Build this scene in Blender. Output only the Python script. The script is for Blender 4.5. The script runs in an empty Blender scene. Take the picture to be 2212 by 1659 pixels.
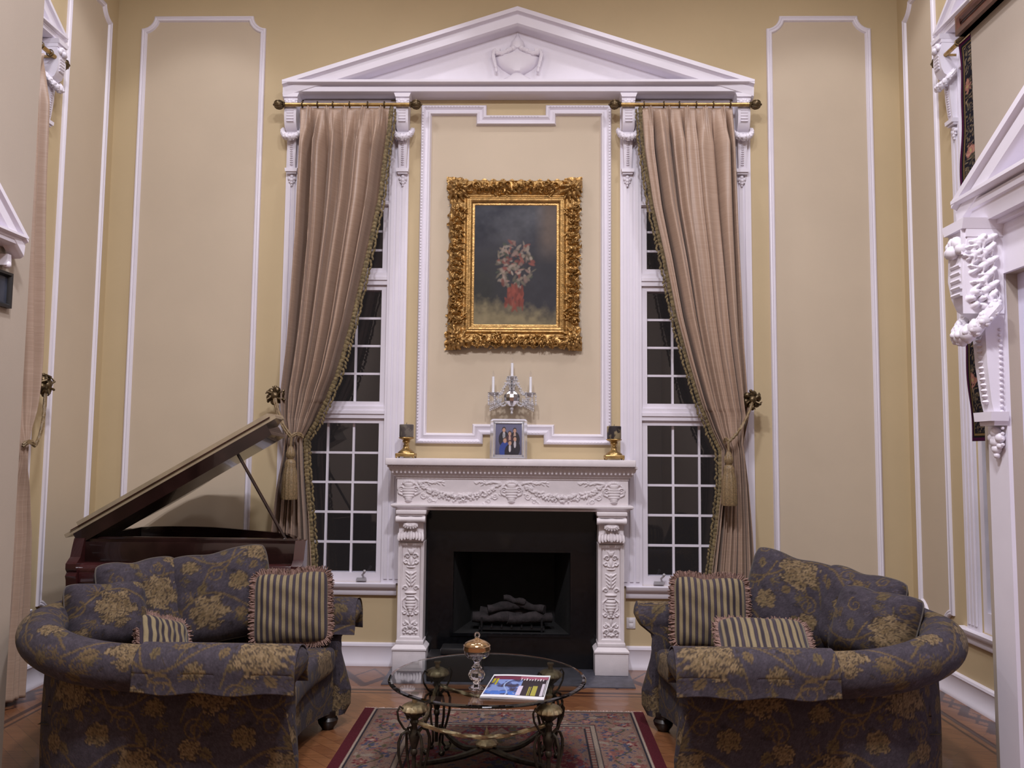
import bpy, bmesh, math, random
import numpy as np
from mathutils import Vector, Matrix
random.seed(7); rng = np.random.default_rng(7)
SC = bpy.context.scene
COL = SC.collection
PI = math.pi
sin, cos = math.sin, math.cos

# ------------------------------------------------------------------ helpers
class MB:
    """collects shapes, build() links them as ONE mesh object"""
    def __init__(s): s.v=[]; s.f=[]; s.c=[]; s.n=0
    def add(s, V, F, C=None):
        V=np.asarray(V,float).reshape(-1,3); o=s.n
        s.v.append(V); s.n+=len(V)
        s.f.extend([tuple(int(i)+o for i in f) for f in F])
        if C is None: C=np.ones((len(V),3))
        C=np.asarray(C,float)
        if C.ndim==1: C=np.tile(C,(len(V),1))
        s.c.append(C)
        return s
    def box(s,x0,x1,y0,y1,z0,z1,bev=0,C=None):
        if bev<=0:
            V=[(x,y,z) for x in (x0,x1) for y in (y0,y1) for z in (z0,z1)]
            s.add(V,[(0,1,3,2),(4,6,7,5),(0,4,5,1),(2,3,7,6),(0,2,6,4),(1,5,7,3)],C)
        else:
            b=min(bev,abs(x1-x0)*.45,abs(y1-y0)*.45,abs(z1-z0)*.45)
            bm=bmesh.new(); bmesh.ops.create_cube(bm,size=1)
            for v in bm.verts: v.co=Vector(((x0+x1)/2+v.co.x*(x1-x0),(y0+y1)/2+v.co.y*(y1-y0),(z0+z1)/2+v.co.z*(z1-z0)))
            bmesh.ops.bevel(bm,geom=bm.edges[:],offset=b,segments=2,affect='EDGES',profile=.5)
            bm.verts.index_update(); s.bm(bm,C)
        return s
    def bm(s,bm,C=None):
        bm.verts.ensure_lookup_table(); bm.verts.index_update()
        s.add([v.co[:] for v in bm.verts],[tuple(v.index for v in f.verts) for f in bm.faces],C); bm.free(); return s
    def grid(s,P,C=None,cu=False,cv=False):
        P=np.asarray(P,float); n,m=P.shape[:2]
        I=np.arange(n*m).reshape(n,m)
        if cu: I=np.vstack([I,I[:1]])
        if cv: I=np.hstack([I,I[:,:1]])
        F=np.stack([I[:-1,:-1],I[1:,:-1],I[1:,1:],I[:-1,1:]],-1).reshape(-1,4)
        if C is not None: C=np.asarray(C).reshape(-1,3)
        s.add(P.reshape(-1,3),F,C); return s
    def lathe(s,prof,org=(0,0,0),n=24,axis='z',C=None,M=None,flute=0,nf=12):
        prof=np.array(prof,float); t=np.arange(n)/n*2*PI
        r=prof[:,0][:,None]*(1+flute*np.cos(nf*t)[None,:]); z=np.repeat(prof[:,1][:,None],n,1)
        P=np.stack([r*np.cos(t),r*np.sin(t),z],-1)
        if axis=='y': P=P[...,[0,2,1]]
        if axis=='x': P=P[...,[2,0,1]]
        if M is not None: P=P@np.array(M)[:3,:3].T
        P=P+np.array(org); s.grid(P,C if C is None else np.tile(np.array(C),(P.shape[0]*P.shape[1],1)),cv=True)
        return s
    def ball(s,c,r,n=8,m=12,C=None,M=None):
        if not hasattr(r,'__len__'): r=(r,r,r)
        a=np.linspace(-PI/2,PI/2,n)[:,None]; t=(np.arange(m)/m*2*PI)[None,:]
        P=np.stack([np.cos(a)*np.cos(t)*r[0],np.cos(a)*np.sin(t)*r[1],np.sin(a)*r[2]+0*t],-1)
        if M is not None: P=P@np.array(M)[:3,:3].T
        P=P+np.array(c); s.grid(P,None if C is None else np.tile(np.array(C),(n*m,1)),cv=True); return s
    def tube(s,pts,r,n=8,closed=False,C=None,twist=0,lobes=0,cap=True):
        P=np.array(pts,float); k=len(P)
        rr=np.array(r,float) if hasattr(r,'__len__') else np.full(k,float(r))
        if closed: T=np.roll(P,-1,0)-np.roll(P,1,0)
        else: T=np.gradient(P,axis=0)
        T/= (np.linalg.norm(T,axis=1)[:,None]+1e-12)
        up=np.array([0,0,1.]) if abs(T[0][2])<.9 else np.array([1.,0,0])
        U=np.cross(T[0],up); U/=np.linalg.norm(U); Us=[U]
        for i in range(1,k):
            U=U-T[i]*np.dot(U,T[i]); U/=np.linalg.norm(U)+1e-12; Us.append(U)
        Us=np.array(Us); W=np.cross(T,Us); L=np.r_[0,np.cumsum(np.linalg.norm(np.diff(P,axis=0),axis=1))]
        t=np.arange(n)/n*2*PI
        R=rr[:,None]*np.ones(n)[None,:]
        if lobes: R=R*(1+.28*np.cos(lobes*(t[None,:]+twist*L[:,None])))
        Q=P[:,None,:]+R[...,None]*(np.cos(t)[None,:,None]*Us[:,None,:]+np.sin(t)[None,:,None]*W[:,None,:])
        o=s.n; s.grid(Q,None if C is None else np.tile(np.array(C),(k*n,1)),cu=closed,cv=True)
        if cap and not closed:
            s.f.append(tuple(o+i for i in range(n))[::-1]); s.f.append(tuple(o+(k-1)*n+i for i in range(n)))
        return s
    def poly(s,pts2,fn,h0,h1,C=None):
        """extrude a 2-D outline (a,b) between h0 and h1 through map fn"""
        n=len(pts2); V=[fn(a,b,h0) for a,b in pts2]+[fn(a,b,h1) for a,b in pts2]
        F=[tuple(range(n))[::-1],tuple(range(n,2*n))]+[(i,(i+1)%n,n+(i+1)%n,n+i) for i in range(n)]
        s.add(V,F,C); return s
    def sweep(s,path,prof,fn,closed=True,C=None,vend=False):
        """sweep profile [(d,h)] along a 2-D path with mitred corners; d to the left of travel"""
        P=np.array(path,float); n=len(P); D=np.array(prof,float)
        offs=[]
        for i in range(n):
            a=P[i]-P[i-1] if (closed or i>0) else P[1]-P[0]
            b=P[(i+1)%n]-P[i] if (closed or i<n-1) else P[-1]-P[-2]
            a/=np.linalg.norm(a); b/=np.linalg.norm(b)
            na=np.array([-a[1],a[0]]); nb=np.array([-b[1],b[0]])
            m=na+nb; m/=max(1e-6,(1+np.dot(na,nb))); offs.append(m)
        if vend and not closed:
            for i in (0,n-1): offs[i]=np.array([0,-1.])/max(1e-6,-offs[i][1])
        offs=np.array(offs)
        G=[[fn(*(P[i]+offs[i]*d),h) for d,h in D] for i in range(n)]
        o=s.n; s.grid(np.array(G),cu=closed); m=len(D)
        if not closed:
            s.f.append(tuple(o+i for i in range(m))); s.f.append(tuple(o+(n-1)*m+i for i in range(m))[::-1])
        return s
    def build(s,name,mat,parent=None,kind=None,smooth=.7,local=False,recalc=True):
        V=np.vstack(s.v)
        if parent is not None and not local: V=V-np.array(ORG.get(parent.name,(0,0,0)))
        me=bpy.data.meshes.new(name); me.from_pydata(V.tolist(),[],s.f)
        C=np.vstack(s.c)
        if not np.allclose(C,1):
            at=me.color_attributes.new('Col','FLOAT_COLOR','POINT')
            at.data.foreach_set('color',np.hstack([C,np.ones((len(C),1))]).astype(np.float32).ravel())
        if recalc:
            bm=bmesh.new(); bm.from_mesh(me); bmesh.ops.recalc_face_normals(bm,faces=bm.faces[:]); bm.to_mesh(me); bm.free()
        me.materials.append(mat)
        if smooth is not None:
            me.polygons.foreach_set('use_smooth',[True]*len(me.polygons)); me.set_sharp_from_angle(angle=smooth)
        me.update()
        o=bpy.data.objects.new(name,me); COL.objects.link(o)
        if parent is not None:
            o.parent=parent; ORG[o.name]=ORG.get(parent.name,(0,0,0))
        if kind: o['kind']=kind
        return o
ORG={}
def thing(name,label,cat,loc=(0,0,0),rotz=0,group=None,local=False):
    o=bpy.data.objects.new(name,None); COL.objects.link(o); o.empty_display_size=.1
    o.location=loc; o.rotation_euler=(0,0,rotz); o['label']=label; o['category']=cat
    if group: o['group']=group
    ORG[o.name]=(0,0,0) if local else tuple(loc)
    return o
def tag(o,label,cat,group=None):
    o['label']=label; o['category']=cat
    if group: o['group']=group
    return o
def copy_tree(o,parent=None):
    c=o.copy(); COL.objects.link(c); c.parent=parent
    for ch in list(o.children): copy_tree(ch,c)
    return c

# ------------------------------------------------------------------ materials
def nt(name):
    m=bpy.data.materials.new(name); m.use_nodes=True; t=m.node_tree; t.nodes.clear()
    o=t.nodes.new('ShaderNodeOutputMaterial'); b=t.nodes.new('ShaderNodeBsdfPrincipled')
    t.links.new(b.outputs[0],o.inputs[0]); return m,t,b
def mat(name,col,rough=.5,metal=0,var=.06,scale=8,bump=0,bscale=60,coat=0,sheen=0,spec=.5,attr=False,detail=4):
    m,t,b=nt(name); N=t.nodes.new; L=t.links.new
    tc=N('ShaderNodeTexCoord'); no=N('ShaderNodeTexNoise'); no.inputs['Scale'].default_value=scale; no.inputs['Detail'].default_value=detail
    L(tc.outputs['Object'],no.inputs['Vector'])
    mr=N('ShaderNodeMapRange'); mr.inputs[1].default_value=.3; mr.inputs[2].default_value=.7
    mr.inputs[3].default_value=1-var; mr.inputs[4].default_value=1+var; L(no.outputs[0],mr.inputs[0])
    mx=N('ShaderNodeMix'); mx.data_type='RGBA'; mx.blend_type='MULTIPLY'; mx.inputs[0].default_value=1
    if attr:
        a=N('ShaderNodeAttribute'); a.attribute_name='Col'; L(a.outputs['Color'],mx.inputs[6])
    else: mx.inputs[6].default_value=(*col,1)
    L(mr.outputs[0],mx.inputs[7]); L(mx.outputs[2],b.inputs['Base Color'])
    b.inputs['Roughness'].default_value=rough; b.inputs['Metallic'].default_value=metal
    b.inputs['Coat Weight'].default_value=coat; b.inputs['Sheen Weight'].default_value=sheen
    b.inputs['Specular IOR Level'].default_value=spec
    if bump:
        n2=N('ShaderNodeTexNoise'); n2.inputs['Scale'].default_value=bscale; n2.inputs['Detail'].default_value=3
        L(tc.outputs['Object'],n2.inputs['Vector']); bp=N('ShaderNodeBump'); bp.inputs['Strength'].default_value=bump; bp.inputs['Distance'].default_value=.01
        L(n2.outputs[0],bp.inputs['Height']); L(bp.outputs[0],b.inputs['Normal'])
    return m
WALL=mat('wall_paint_gold',(.545,.43,.255),.75,var=.03,scale=2,bump=.05,bscale=250)
PANEL=mat('wall_paint_beige',(.56,.465,.345),.75,var=.03,scale=2,bump=.05,bscale=250)
NEARW=mat('wall_paint_hall',(.405,.34,.275),.75,var=.03,scale=2,bump=.05,bscale=250)
TRIM=mat('white_trim_paint',(.76,.72,.79),.42,var=.02,scale=5)
STONE=mat('mantel_stone',(.72,.665,.685),.55,var=.05,scale=14,bump=.06,bscale=120)
CEIL=mat('ceiling_paint',(.75,.70,.62),.9,var=.02)
BLACK=mat('black_granite',(.005,.005,.006),.13,var=.4,scale=40,spec=.35)
SOOT=mat('firebox_soot',(.004,.0037,.0037),.85,var=.5,scale=12,bump=.3,bscale=20)
LOGM=mat('charred_log',(.022,.017,.018),.9,var=.6,scale=18,bump=.6,bscale=40)
SLATE=mat('hearth_slate',(.075,.075,.095),.35,var=.25,scale=25)
GOLD=mat('gilt',(.40,.24,.085),.38,.8,var=.35,scale=30,bump=.25,bscale=90)
BRASS=mat('antique_brass',(.42,.28,.11),.33,.9,var=.3,scale=30)
BRONZE=mat('dark_bronze',(.12,.085,.045),.38,.8,var=.4,scale=35)
IRONGOLD=mat('gilded_shell',(.42,.34,.2),.42,.55,var=.35,scale=60)
IRON=mat('wrought_iron',(.05,.042,.03),.42,.7,var=.5,scale=30)
MAHOG=mat('dark_mahogany',(.019,.008,.007),.16,var=.4,scale=9,coat=.6)
MAHOGR=mat('red_mahogany',(.045,.012,.012),.16,var=.3,scale=9,coat=.8)
LIDTOP=mat('lid_wall_reflection',(.36,.285,.185),.2,var=.15,scale=9,coat=.5)  # beige wall reflection on the polished lid, put into the base colour
BLACKW=mat('black_lacquer',(.006,.005,.005),.2,var=.2)
DARKP=mat('black_plastic',(.012,.012,.013),.35,var=.2)
WOODBAR=mat('brown_wood_bar',(.10,.04,.028),.35,var=.4,scale=14,coat=.3)
CHROME=mat('silver_metal',(.75,.75,.78),.2,1,var=.05)
GREYP=mat('grey_painted_metal',(.42,.40,.42),.45,.2,var=.03)
WHITEP=mat('white_plastic',(.75,.72,.74),.4,var=.01)
CANDLEW=mat('white_candle_tube',(.80,.80,.84),.5,var=.01)
VCOL=mat('painted_surface',(1,1,1),.6,var=.03,attr=True,spec=.3)
VPAPER=mat('glossy_print',(1,1,1),.25,var=.02,attr=True,spec=.5)
FABRIC=mat('damask_fabric',(1,1,1),.85,var=.12,scale=160,attr=True,bump=.25,bscale=420,sheen=.04,spec=.15)
STRIPE=mat('striped_fabric',(1,1,1),.75,var=.08,scale=160,attr=True,bump=.2,bscale=420,sheen=.15,spec=.25)
FRINGE=mat('pillow_fringe',(.21,.125,.10),.85,var=.35,scale=70)
CFRINGE=mat('curtain_fringe',(.15,.11,.05),.8,var=.6,scale=45)
CORD=mat('gold_cord',(.20,.135,.065),.55,var=.4,scale=120)
RUGM=mat('rug_pile',(1,1,1),.95,var=.22,scale=120,attr=True,bump=.3,bscale=300,spec=.1)
RUGF=mat('rug_fringe',(.50,.38,.34),.95,var=.3,scale=90)
TAPM=mat('tapestry_weave',(1,1,1),.95,var=.2,scale=150,attr=True,bump=.2,bscale=300,spec=.1)
FOOTM=mat('dark_wood_foot',(.012,.008,.007),.3,var=.3)
def glass(name,col=(1,1,1),rough=0,ior=1.45):
    m,t,b=nt(name); b.inputs['Base Color'].default_value=(*col,1); b.inputs['Roughness'].default_value=rough
    b.inputs['Transmission Weight'].default_value=1; b.inputs['IOR'].default_value=ior; return m
CRYS2=glass('cut_crystal',(.96,.95,1),.06,1.55); CRYS2.node_tree.nodes['Principled BSDF'].inputs['Transmission Weight'].default_value=.5
CRYS3=glass('frame_crystal',(.80,.80,.85),.1,1.5); CRYS3.node_tree.nodes['Principled BSDF'].inputs['Transmission Weight'].default_value=.75
CRYSTAL=glass('crystal_glass',(.97,.97,1),.03,1.55)
TGLASS=glass('table_glass',(.93,.97,.95),0,1.5)
AMBER=mat('gold_lustre_glass',(.58,.39,.21),.14,.9,var=.1)
def pane():
    m=bpy.data.materials.new('window_glass'); m.use_nodes=True; t=m.node_tree; t.nodes.clear(); N=t.nodes.new; L=t.links.new
    o=N('ShaderNodeOutputMaterial'); mx=N('ShaderNodeMixShader'); tr=N('ShaderNodeBsdfTransparent'); gl=N('ShaderNodeBsdfGlossy'); fr=N('ShaderNodeFresnel')
    no=N('ShaderNodeTexNoise'); no.inputs['Scale'].default_value=1.5; bp=N('ShaderNodeBump'); bp.inputs['Strength'].default_value=.02
    L(no.outputs[0],bp.inputs['Height']); L(bp.outputs[0],gl.inputs['Normal'])
    gl.inputs['Roughness'].default_value=.02; fr.inputs[0].default_value=1.75; tr.inputs[0].default_value=(.8,.8,.85,1); gl.inputs[0].default_value=(.9,.88,.9,1)
    L(fr.outputs[0],mx.inputs[0]); L(tr.outputs[0],mx.inputs[1]); L(gl.outputs[0],mx.inputs[2]); L(mx.outputs[0],o.inputs[0]); return m
PANE=pane()
def silk():
    m,t,b=nt('curtain_silk'); N=t.nodes.new; L=t.links.new
    tc=N('ShaderNodeTexCoord'); mp=N('ShaderNodeMapping'); mp.inputs['Scale'].default_value=(3,3,120); no=N('ShaderNodeTexNoise'); no.inputs['Scale'].default_value=2; no.inputs['Detail'].default_value=5
    L(tc.outputs['Object'],mp.inputs[0]); L(mp.outputs[0],no.inputs['Vector'])
    cr=N('ShaderNodeValToRGB'); cr.color_ramp.elements[0].color=(.36,.245,.175,1); cr.color_ramp.elements[1].color=(.43,.305,.225,1)
    cr.color_ramp.elements[0].position=.3; cr.color_ramp.elements[1].position=.7
    L(no.outputs[0],cr.inputs[0]); L(cr.outputs[0],b.inputs['Base Color']); b.inputs['Roughness'].default_value=.42
    b.inputs['Sheen Weight'].default_value=.15; b.inputs['Specular IOR Level'].default_value=.5
    bp=N('ShaderNodeBump'); bp.inputs['Strength'].default_value=.05; bp.inputs['Distance'].default_value=.003; L(no.outputs[0],bp.inputs['Height']); L(bp.outputs[0],b.inputs['Normal'])
    return m
SILK=silk()
def marble_candle(name,c1,c2,sc):
    m,t,b=nt(name); N=t.nodes.new; L=t.links.new
    tc=N('ShaderNodeTexCoord'); no=N('ShaderNodeTexNoise'); no.inputs['Scale'].default_value=sc; no.inputs['Detail'].default_value=6; L(tc.outputs['Object'],no.inputs['Vector'])
    cr=N('ShaderNodeValToRGB'); cr.color_ramp.elements[0].color=(*c1,1); cr.color_ramp.elements[1].color=(*c2,1); cr.color_ramp.elements[0].position=.47; cr.color_ramp.elements[1].position=.55
    L(no.outputs[0],cr.inputs[0]); L(cr.outputs[0],b.inputs['Base Color']); b.inputs['Roughness'].default_value=.45; return m
def floor_mat():
    m,t,b=nt('oak_floor'); N=t.nodes.new; L=t.links.new
    tc=N('ShaderNodeTexCoord'); mp=N('ShaderNodeMapping'); mp.inputs['Rotation'].default_value=(0,0,PI/4); L(tc.outputs['Object'],mp.inputs[0])
    br=N('ShaderNodeTexBrick'); br.inputs['Scale'].default_value=1; br.inputs['Brick Width'].default_value=.9; br.inputs['Row Height'].default_value=.07; br.inputs['Mortar Size'].default_value=.0012
    br.inputs['Color1'].default_value=(.215,.092,.038,1); br.inputs['Color2'].default_value=(.16,.063,.027,1); br.inputs['Mortar'].default_value=(.08,.03,.015,1)
    L(mp.outputs[0],br.inputs['Vector'])
    m2=N('ShaderNodeMapping'); m2.inputs['Rotation'].default_value=(0,0,PI/4); m2.inputs['Scale'].default_value=(2,40,1); L(tc.outputs['Object'],m2.inputs[0])
    no=N('ShaderNodeTexNoise'); no.inputs['Scale'].default_value=2; no.inputs['Detail'].default_value=6; L(m2.outputs[0],no.inputs['Vector'])
    mr=N('ShaderNodeMapRange'); mr.inputs[1].default_value=.3; mr.inputs[2].default_value=.7; mr.inputs[3].default_value=.75; mr.inputs[4].default_value=1.2; L(no.outputs[0],mr.inputs[0])
    mx=N('ShaderNodeMix'); mx.data_type='RGBA'; mx.blend_type='MULTIPLY'; mx.inputs[0].default_value=1; L(br.outputs[0],mx.inputs[6]); L(mr.outputs[0],mx.inputs[7])
    a=N('ShaderNodeAttribute'); a.attribute_name='Col'; m3=N('ShaderNodeMix'); m3.data_type='RGBA'; m3.blend_type='MULTIPLY'; m3.inputs[0].default_value=1
    L(mx.outputs[2],m3.inputs[6]); L(a.outputs['Color'],m3.inputs[7]); L(m3.outputs[2],b.inputs['Base Color'])
    b.inputs['Roughness'].default_value=.3; b.inputs['Coat Weight'].default_value=.25; return m
FLOOR=floor_mat()

# ------------------------------------------------------------------ room measurements (metres; camera eye height 1.5)
XL,XR=-2.957,2.782; YB=-7.4; ZC=5.45
NR,NL=2.24,-2.2           # hall side walls
def mapB(a,b,h): return (a,-h,b)
def mapL(a,b,h): return (XL+h,a,b)
def mapR(a,b,h): return (XR-h,-a,b)
def mapNR(a,b,h): return (NR-h,-a,b)
def mapNL(a,b,h): return (NL+h,a,b)

def holed(mb,a0,a1,b0,b1,holes,fn,depth):
    As=sorted({a0,a1,*[h[0] for h in holes],*[h[1] for h in holes]}); Bs=sorted({b0,b1,*[h[2] for h in holes],*[h[3] for h in holes]})
    for i in range(len(As)-1):
        for j in range(len(Bs)-1):
            ca,cb=(As[i]+As[i+1])/2,(Bs[j]+Bs[j+1])/2
            if any(h[0]<ca<h[1] and h[2]<cb<h[3] for h in holes): continue
            q=[(As[i],Bs[j]),(As[i+1],Bs[j]),(As[i+1],Bs[j+1]),(As[i],Bs[j+1])]
            mb.add([fn(a,b,0) for a,b in q],[(0,1,2,3)]); mb.add([fn(a,b,-depth) for a,b in q],[(3,2,1,0)])
    for h in holes:
        q=[(h[0],h[2]),(h[1],h[2]),(h[1],h[3]),(h[0],h[3])]
        for k in range(4):
            p,r=q[k],q[(k+1)%4]; mb.add([fn(*p,0),fn(*r,0),fn(*r,-depth),fn(*p,-depth)],[(0,1,2,3)])
    q=[(a0,b0),(a1,b0),(a1,b1),(a0,b1)]
    for k in range(4):
        p,r=q[k],q[(k+1)%4]; mb.add([fn(*p,0),fn(*r,0),fn(*r,-depth),fn(*p,-depth)],[(0,1,2,3)])
WL_=(-1.545,-.905,.567,3.86); WR_=(.915,1.555,.567,3.86)
SWL=(-1.60,-.95,.502,3.80)      # left wall window (a = y)
SWR=(.87,1.56,.462,3.80)        # right wall window (a = -y)
mb=MB(); holed(mb,XL-.2,XR+.2,0,ZC,[WL_,WR_,(-.41,.43,.22,.81)],mapB,.2); mb.build('wall_back',WALL,kind='structure',smooth=None,recalc=False)
mb=MB(); holed(mb,YB,0,0,ZC,[SWL],mapL,.2); mb.build('wall_left',WALL,kind='structure',smooth=None,recalc=False)
mb=MB(); holed(mb,0,-YB,0,ZC,[SWR],mapR,.2); mb.build('wall_right',WALL,kind='structure',smooth=None,recalc=False)
mb=MB(); mb.box(XL-.2,XR+.2,YB-.2,YB,0,ZC); mb.build('wall_rear',NEARW,kind='structure',smooth=None)
mb=MB(); mb.box(XL-.2,XR+.2,YB-.2,.2,ZC,ZC+.2); mb.build('ceiling',CEIL,kind='structure',smooth=None)
mb=MB(); holed(mb,1.975,-YB-.02,0,ZC-.01,[(2.19,3.2,0,2.30)],mapNR,.10); mb.build('wall_hall_right',NEARW,kind='structure',smooth=None,recalc=False)
mb=MB(); holed(mb,YB+.02,-2.13,0,ZC-.01,[],mapNL,.10); mb.build('wall_hall_left',NEARW,kind='structure',smooth=None,recalc=False)

# floor: fine grid with inlaid dark border, coarse beyond
xs=np.unique(np.r_[np.arange(XL-.2,XR+.2,.009),XR+.2]); ys=np.unique(np.r_[YB-.2,np.arange(-2.3,.2,.009),.2])
X,Y=np.meshgrid(xs,ys,indexing='ij')
def band(d,c,w): return (np.abs(d-c)<w/2)
dk=np.zeros_like(X,bool)
for d,al in ((-Y,X),(XR-X,Y),(X-XL,Y)):
    ok=(d<np.minimum(np.minimum(-Y,XR-X),X-XL)+1e-6)|True
    l1,l2=(.585,.65) if al is X else (.245,.30)
    top=l1-.10
    inside=(np.minimum(np.minimum(-Y/ .65,(XR-X)/.30),(X-XL)/.30)*1.0>=0)
    mine=(d/l2<=np.minimum(np.minimum(-Y/.65,(XR-X)/.30),(X-XL)/.30)+1e-6)
    dk|=mine&(band(d,l1,.032)|band(d,l2,.022))
    per=.46 if al is X else .30
    ph=np.abs(((al/per)%1)-.5)*2
    zz=.10+ph*(top-.10) if al is X else .05+ph*(top-.05)
    dk|=mine&(d<top+.03)&(band(d,zz,.105 if al is X else .06))
    zz2=.10+(1-ph)*(top-.10) if al is X else .05+(1-ph)*(top-.05)
    dk|=mine&(d<top+.03)&(band(d,zz2,.03 if al is X else .02))
C=np.where(dk[...,None],np.array([.17,.12,.19]),np.array([1,1,1.]))
mb=MB(); mb.grid(np.stack([X,Y,np.zeros_like(X)],-1),C); mb.build('floor',FLOOR,kind='structure',smooth=None)

# ------------------------------------------------------------------ trims
def panel_path(a0,a1,b0,b1,r,n=7):
    """rectangle with scooped (concave) top and bottom corners, counter-clockwise"""
    pts=[]
    for ca,cb,t0 in ((a0,b0,90),(a1,b0,180),(a1,b1,270),(a0,b1,0)):
        for k in range(n):
            t=math.radians(t0-90*k/(n-1)); pts.append((ca+r*cos(t),cb+r*sin(t)))
    return pts
PROF=[(0,0),(0,.012),(.006,.020),(.014,.022),(.022,.016),(.028,.020),(.036,.018),(.042,.008),(.046,0)]
tn=[0]
def trim(mb,parent=None,m=TRIM):
    tn[0]+=1; return mb.build('trim_%d'%tn[0],m,kind='structure')
def wall_panel(a0,a1,b0,b1,fn,r=.095):
    p=panel_path(a0,a1,b0,b1,r); mb=MB(); mb.sweep(p,PROF,fn); o=trim(mb)
    q=panel_path(a0+.02,a1-.02,b0+.02,b1-.02,r); mb=MB(); mb.poly(q,fn,.0005,.004); f=mb.build('panel_field',PANEL,o,smooth=None)
wall_panel(-2.775,-1.845,.40,4.685,mapB); wall_panel(1.83,2.585,.40,4.675,mapB)
wall_panel(-.66,-.105,.40,4.68,mapL); wall_panel(.105,.56,.40,4.68,mapR)
# centre overmantel moulding with stepped top and bottom
CP=[(-.68,1.54),(-.205,1.54),(-.205,1.605),(.225,1.605),(.225,1.54),(.70,1.54),(.70,4.0),(.225,4.0),(.225,3.925),(-.205,3.925),(-.205,4.0),(-.68,4.0)]
CPROF=[(0,0),(0,.022),(.008,.032),(.018,.034),(.026,.026),(.034,.018),(.046,.022),(.058,.034),(.066,.032),(.072,.02),(.076,0)]
# stepped sill at the bottom is notched upward: reorder so the notch is an outward step
mb=MB(); mb.sweep(CP,CPROF,mapB)
for i in range(len(CP)):       # bead row along the moulding
    p=np.array(CP[i]); q=np.array(CP[(i+1)%len(CP)]); d=q-p; Ln=np.linalg.norm(d); d/=Ln; nrm=np.array([-d[1],d[0]])
    k=int(Ln/.022)
    for j in range(2,k-1):
        c=p+d*(j+.5)*Ln/k+nrm*.014; mb.ball(mapB(c[0],c[1],.033),(.008,.006,.006),4,6)
o=trim(mb)
def inset(P,d):
    P=np.array(P); n=len(P); R=[]
    for i in range(n):
        a=P[i]-P[i-1]; b=P[(i+1)%n]-P[i]; a/=np.linalg.norm(a); b/=np.linalg.norm(b); na=np.array([-a[1],a[0]]); nb=np.array([-b[1],b[0]]); R.append(tuple(P[i]+(na+nb)/(1+na@nb)*d))
    return R
mb=MB(); mb.poly(inset(CP,.03),mapB,.0005,.004); mb.build('panel_field',PANEL,o,smooth=None)
# baseboards
BP=[(0,0),(0,.030),(.02,.030),(.03,.022),(.125,.018),(.135,.024),(.15,.020),(.157,.006),(.157,0)]
def baseboard(name,a0,a1,fn):
    mb=MB()
    mb.sweep([(a0,0),(a1,0)],BP,fn,closed=False); mb.build(name,TRIM,kind='structure')
baseboard('baseboard_back',XL,-.795,mapB); baseboard('baseboard_back_right',.80,XR,mapB)
baseboard('baseboard_left',YB,-.035,mapL); baseboard('baseboard_right',.035,-YB,mapR)

# ------------------------------------------------------------------ windows
def window(idx,W,fn,rows,cols,fan,fan_side,crank=None):
    """W = hole (a0,a1,b0,b1); rows: list of (b0,b1,nrow); frame bars, muntins, glass"""
    a0,a1,b0,b1=W; mb=MB(); ga0,ga1=a0+.042,a1-.042
    def bar(p0,p1,q0,q1,h0,h1): mb.poly([(p0,q0),(p1,q0),(p1,q1),(p0,q1)],fn,h0,h1)
    bar(a0,ga0,b0,b1,-.10,-.01); bar(ga1,a1,b0,b1,-.10,-.01)
    edges=[b0]+[x for r in rows for x in r[:2]]+[b1]
    for k in range(0,len(edges),2): bar(ga0,ga1,edges[k],edges[k+1],-.10,-.0101)
    for r0,r1,n in rows[:-1]:   # mullion mouldings between sashes
        nxt=[r for r in rows if r[0]>r1][0][0]
        bar(a0+.001,a1-.001,r1+.035,nxt-.035,-.0099,.012)
        bar(a0+.001,a1-.001,(r1+nxt)/2-.012,(r1+nxt)/2+.012,.012,.022)
    o=mb.build('window_%d'%idx,TRIM,kind='structure')
    mm=MB()
    for r0,r1,n in rows:
        if n>0:
            for k in range(1,n): q=r0+(r1-r0)*k/n; mm.poly([(ga0,q-.008),(ga1,q-.008),(ga1,q+.008),(ga0,q+.008)],fn,-.066,-.045)
            for k in range(1,cols): p=ga0+(ga1-ga0)*k/cols; mm.poly([(p-.008,r0),(p+.008,r0),(p+.008,r1),(p-.008,r1)],fn,-.0666,-.0444)
        else:
            c=(ga1,r0) if fan_side>0 else (ga0,r0); s=-1 if fan_side>0 else 1
            for th in (22,45,68):
                t=math.radians(th); e=(c[0]+s*.26*cos(t),c[1]+.26*sin(t)); d=np.array(e)-np.array(c); d/=np.linalg.norm(d); nn=np.array([-d[1],d[0]])*.007
                mm.poly([tuple(np.array(c)-nn),tuple(np.array(e)-nn),tuple(np.array(e)+nn),tuple(np.array(c)+nn)],fn,-.066,-.045)
            arc=[(c[0]+s*.27*cos(t),c[1]+.27*sin(t)) for t in np.linspace(0,PI/2,14)]; arc2=[(c[0]+s*.285*cos(t),c[1]+.285*sin(t)) for t in np.linspace(PI/2,0,14)]
            mm.poly(arc+arc2,fn,-.066,-.045)
    mm.build('muntin_grid',TRIM,o)
    g=MB(); g.add([fn(a,b,-.058) for a,b in ((ga0,b0),(ga1,b0),(ga1,b1),(ga0,b1))],[(0,1,2,3)]); g.build('pane',PANE,o,smooth=None)
    if crank is not None:
        c=MB(); c.poly([(crank-.035,b0+.012),(crank+.035,b0+.012),(crank+.03,b0+.032),(crank-.03,b0+.032)],fn,-.01,.02)
        c.tube([fn(crank+.02,b0+.03,.012),fn(crank+.012,b0+.055,.03),fn(crank+.03,b0+.075,.045)],.007,8); c.ball(fn(crank+.03,b0+.082,.048),.011); c.build('crank_handle',GREYP,o)
    return o
ROWS=[(.63,1.68,5),(1.835,2.64,4),(2.80,3.22,3),(3.325,3.80,0)]
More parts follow.
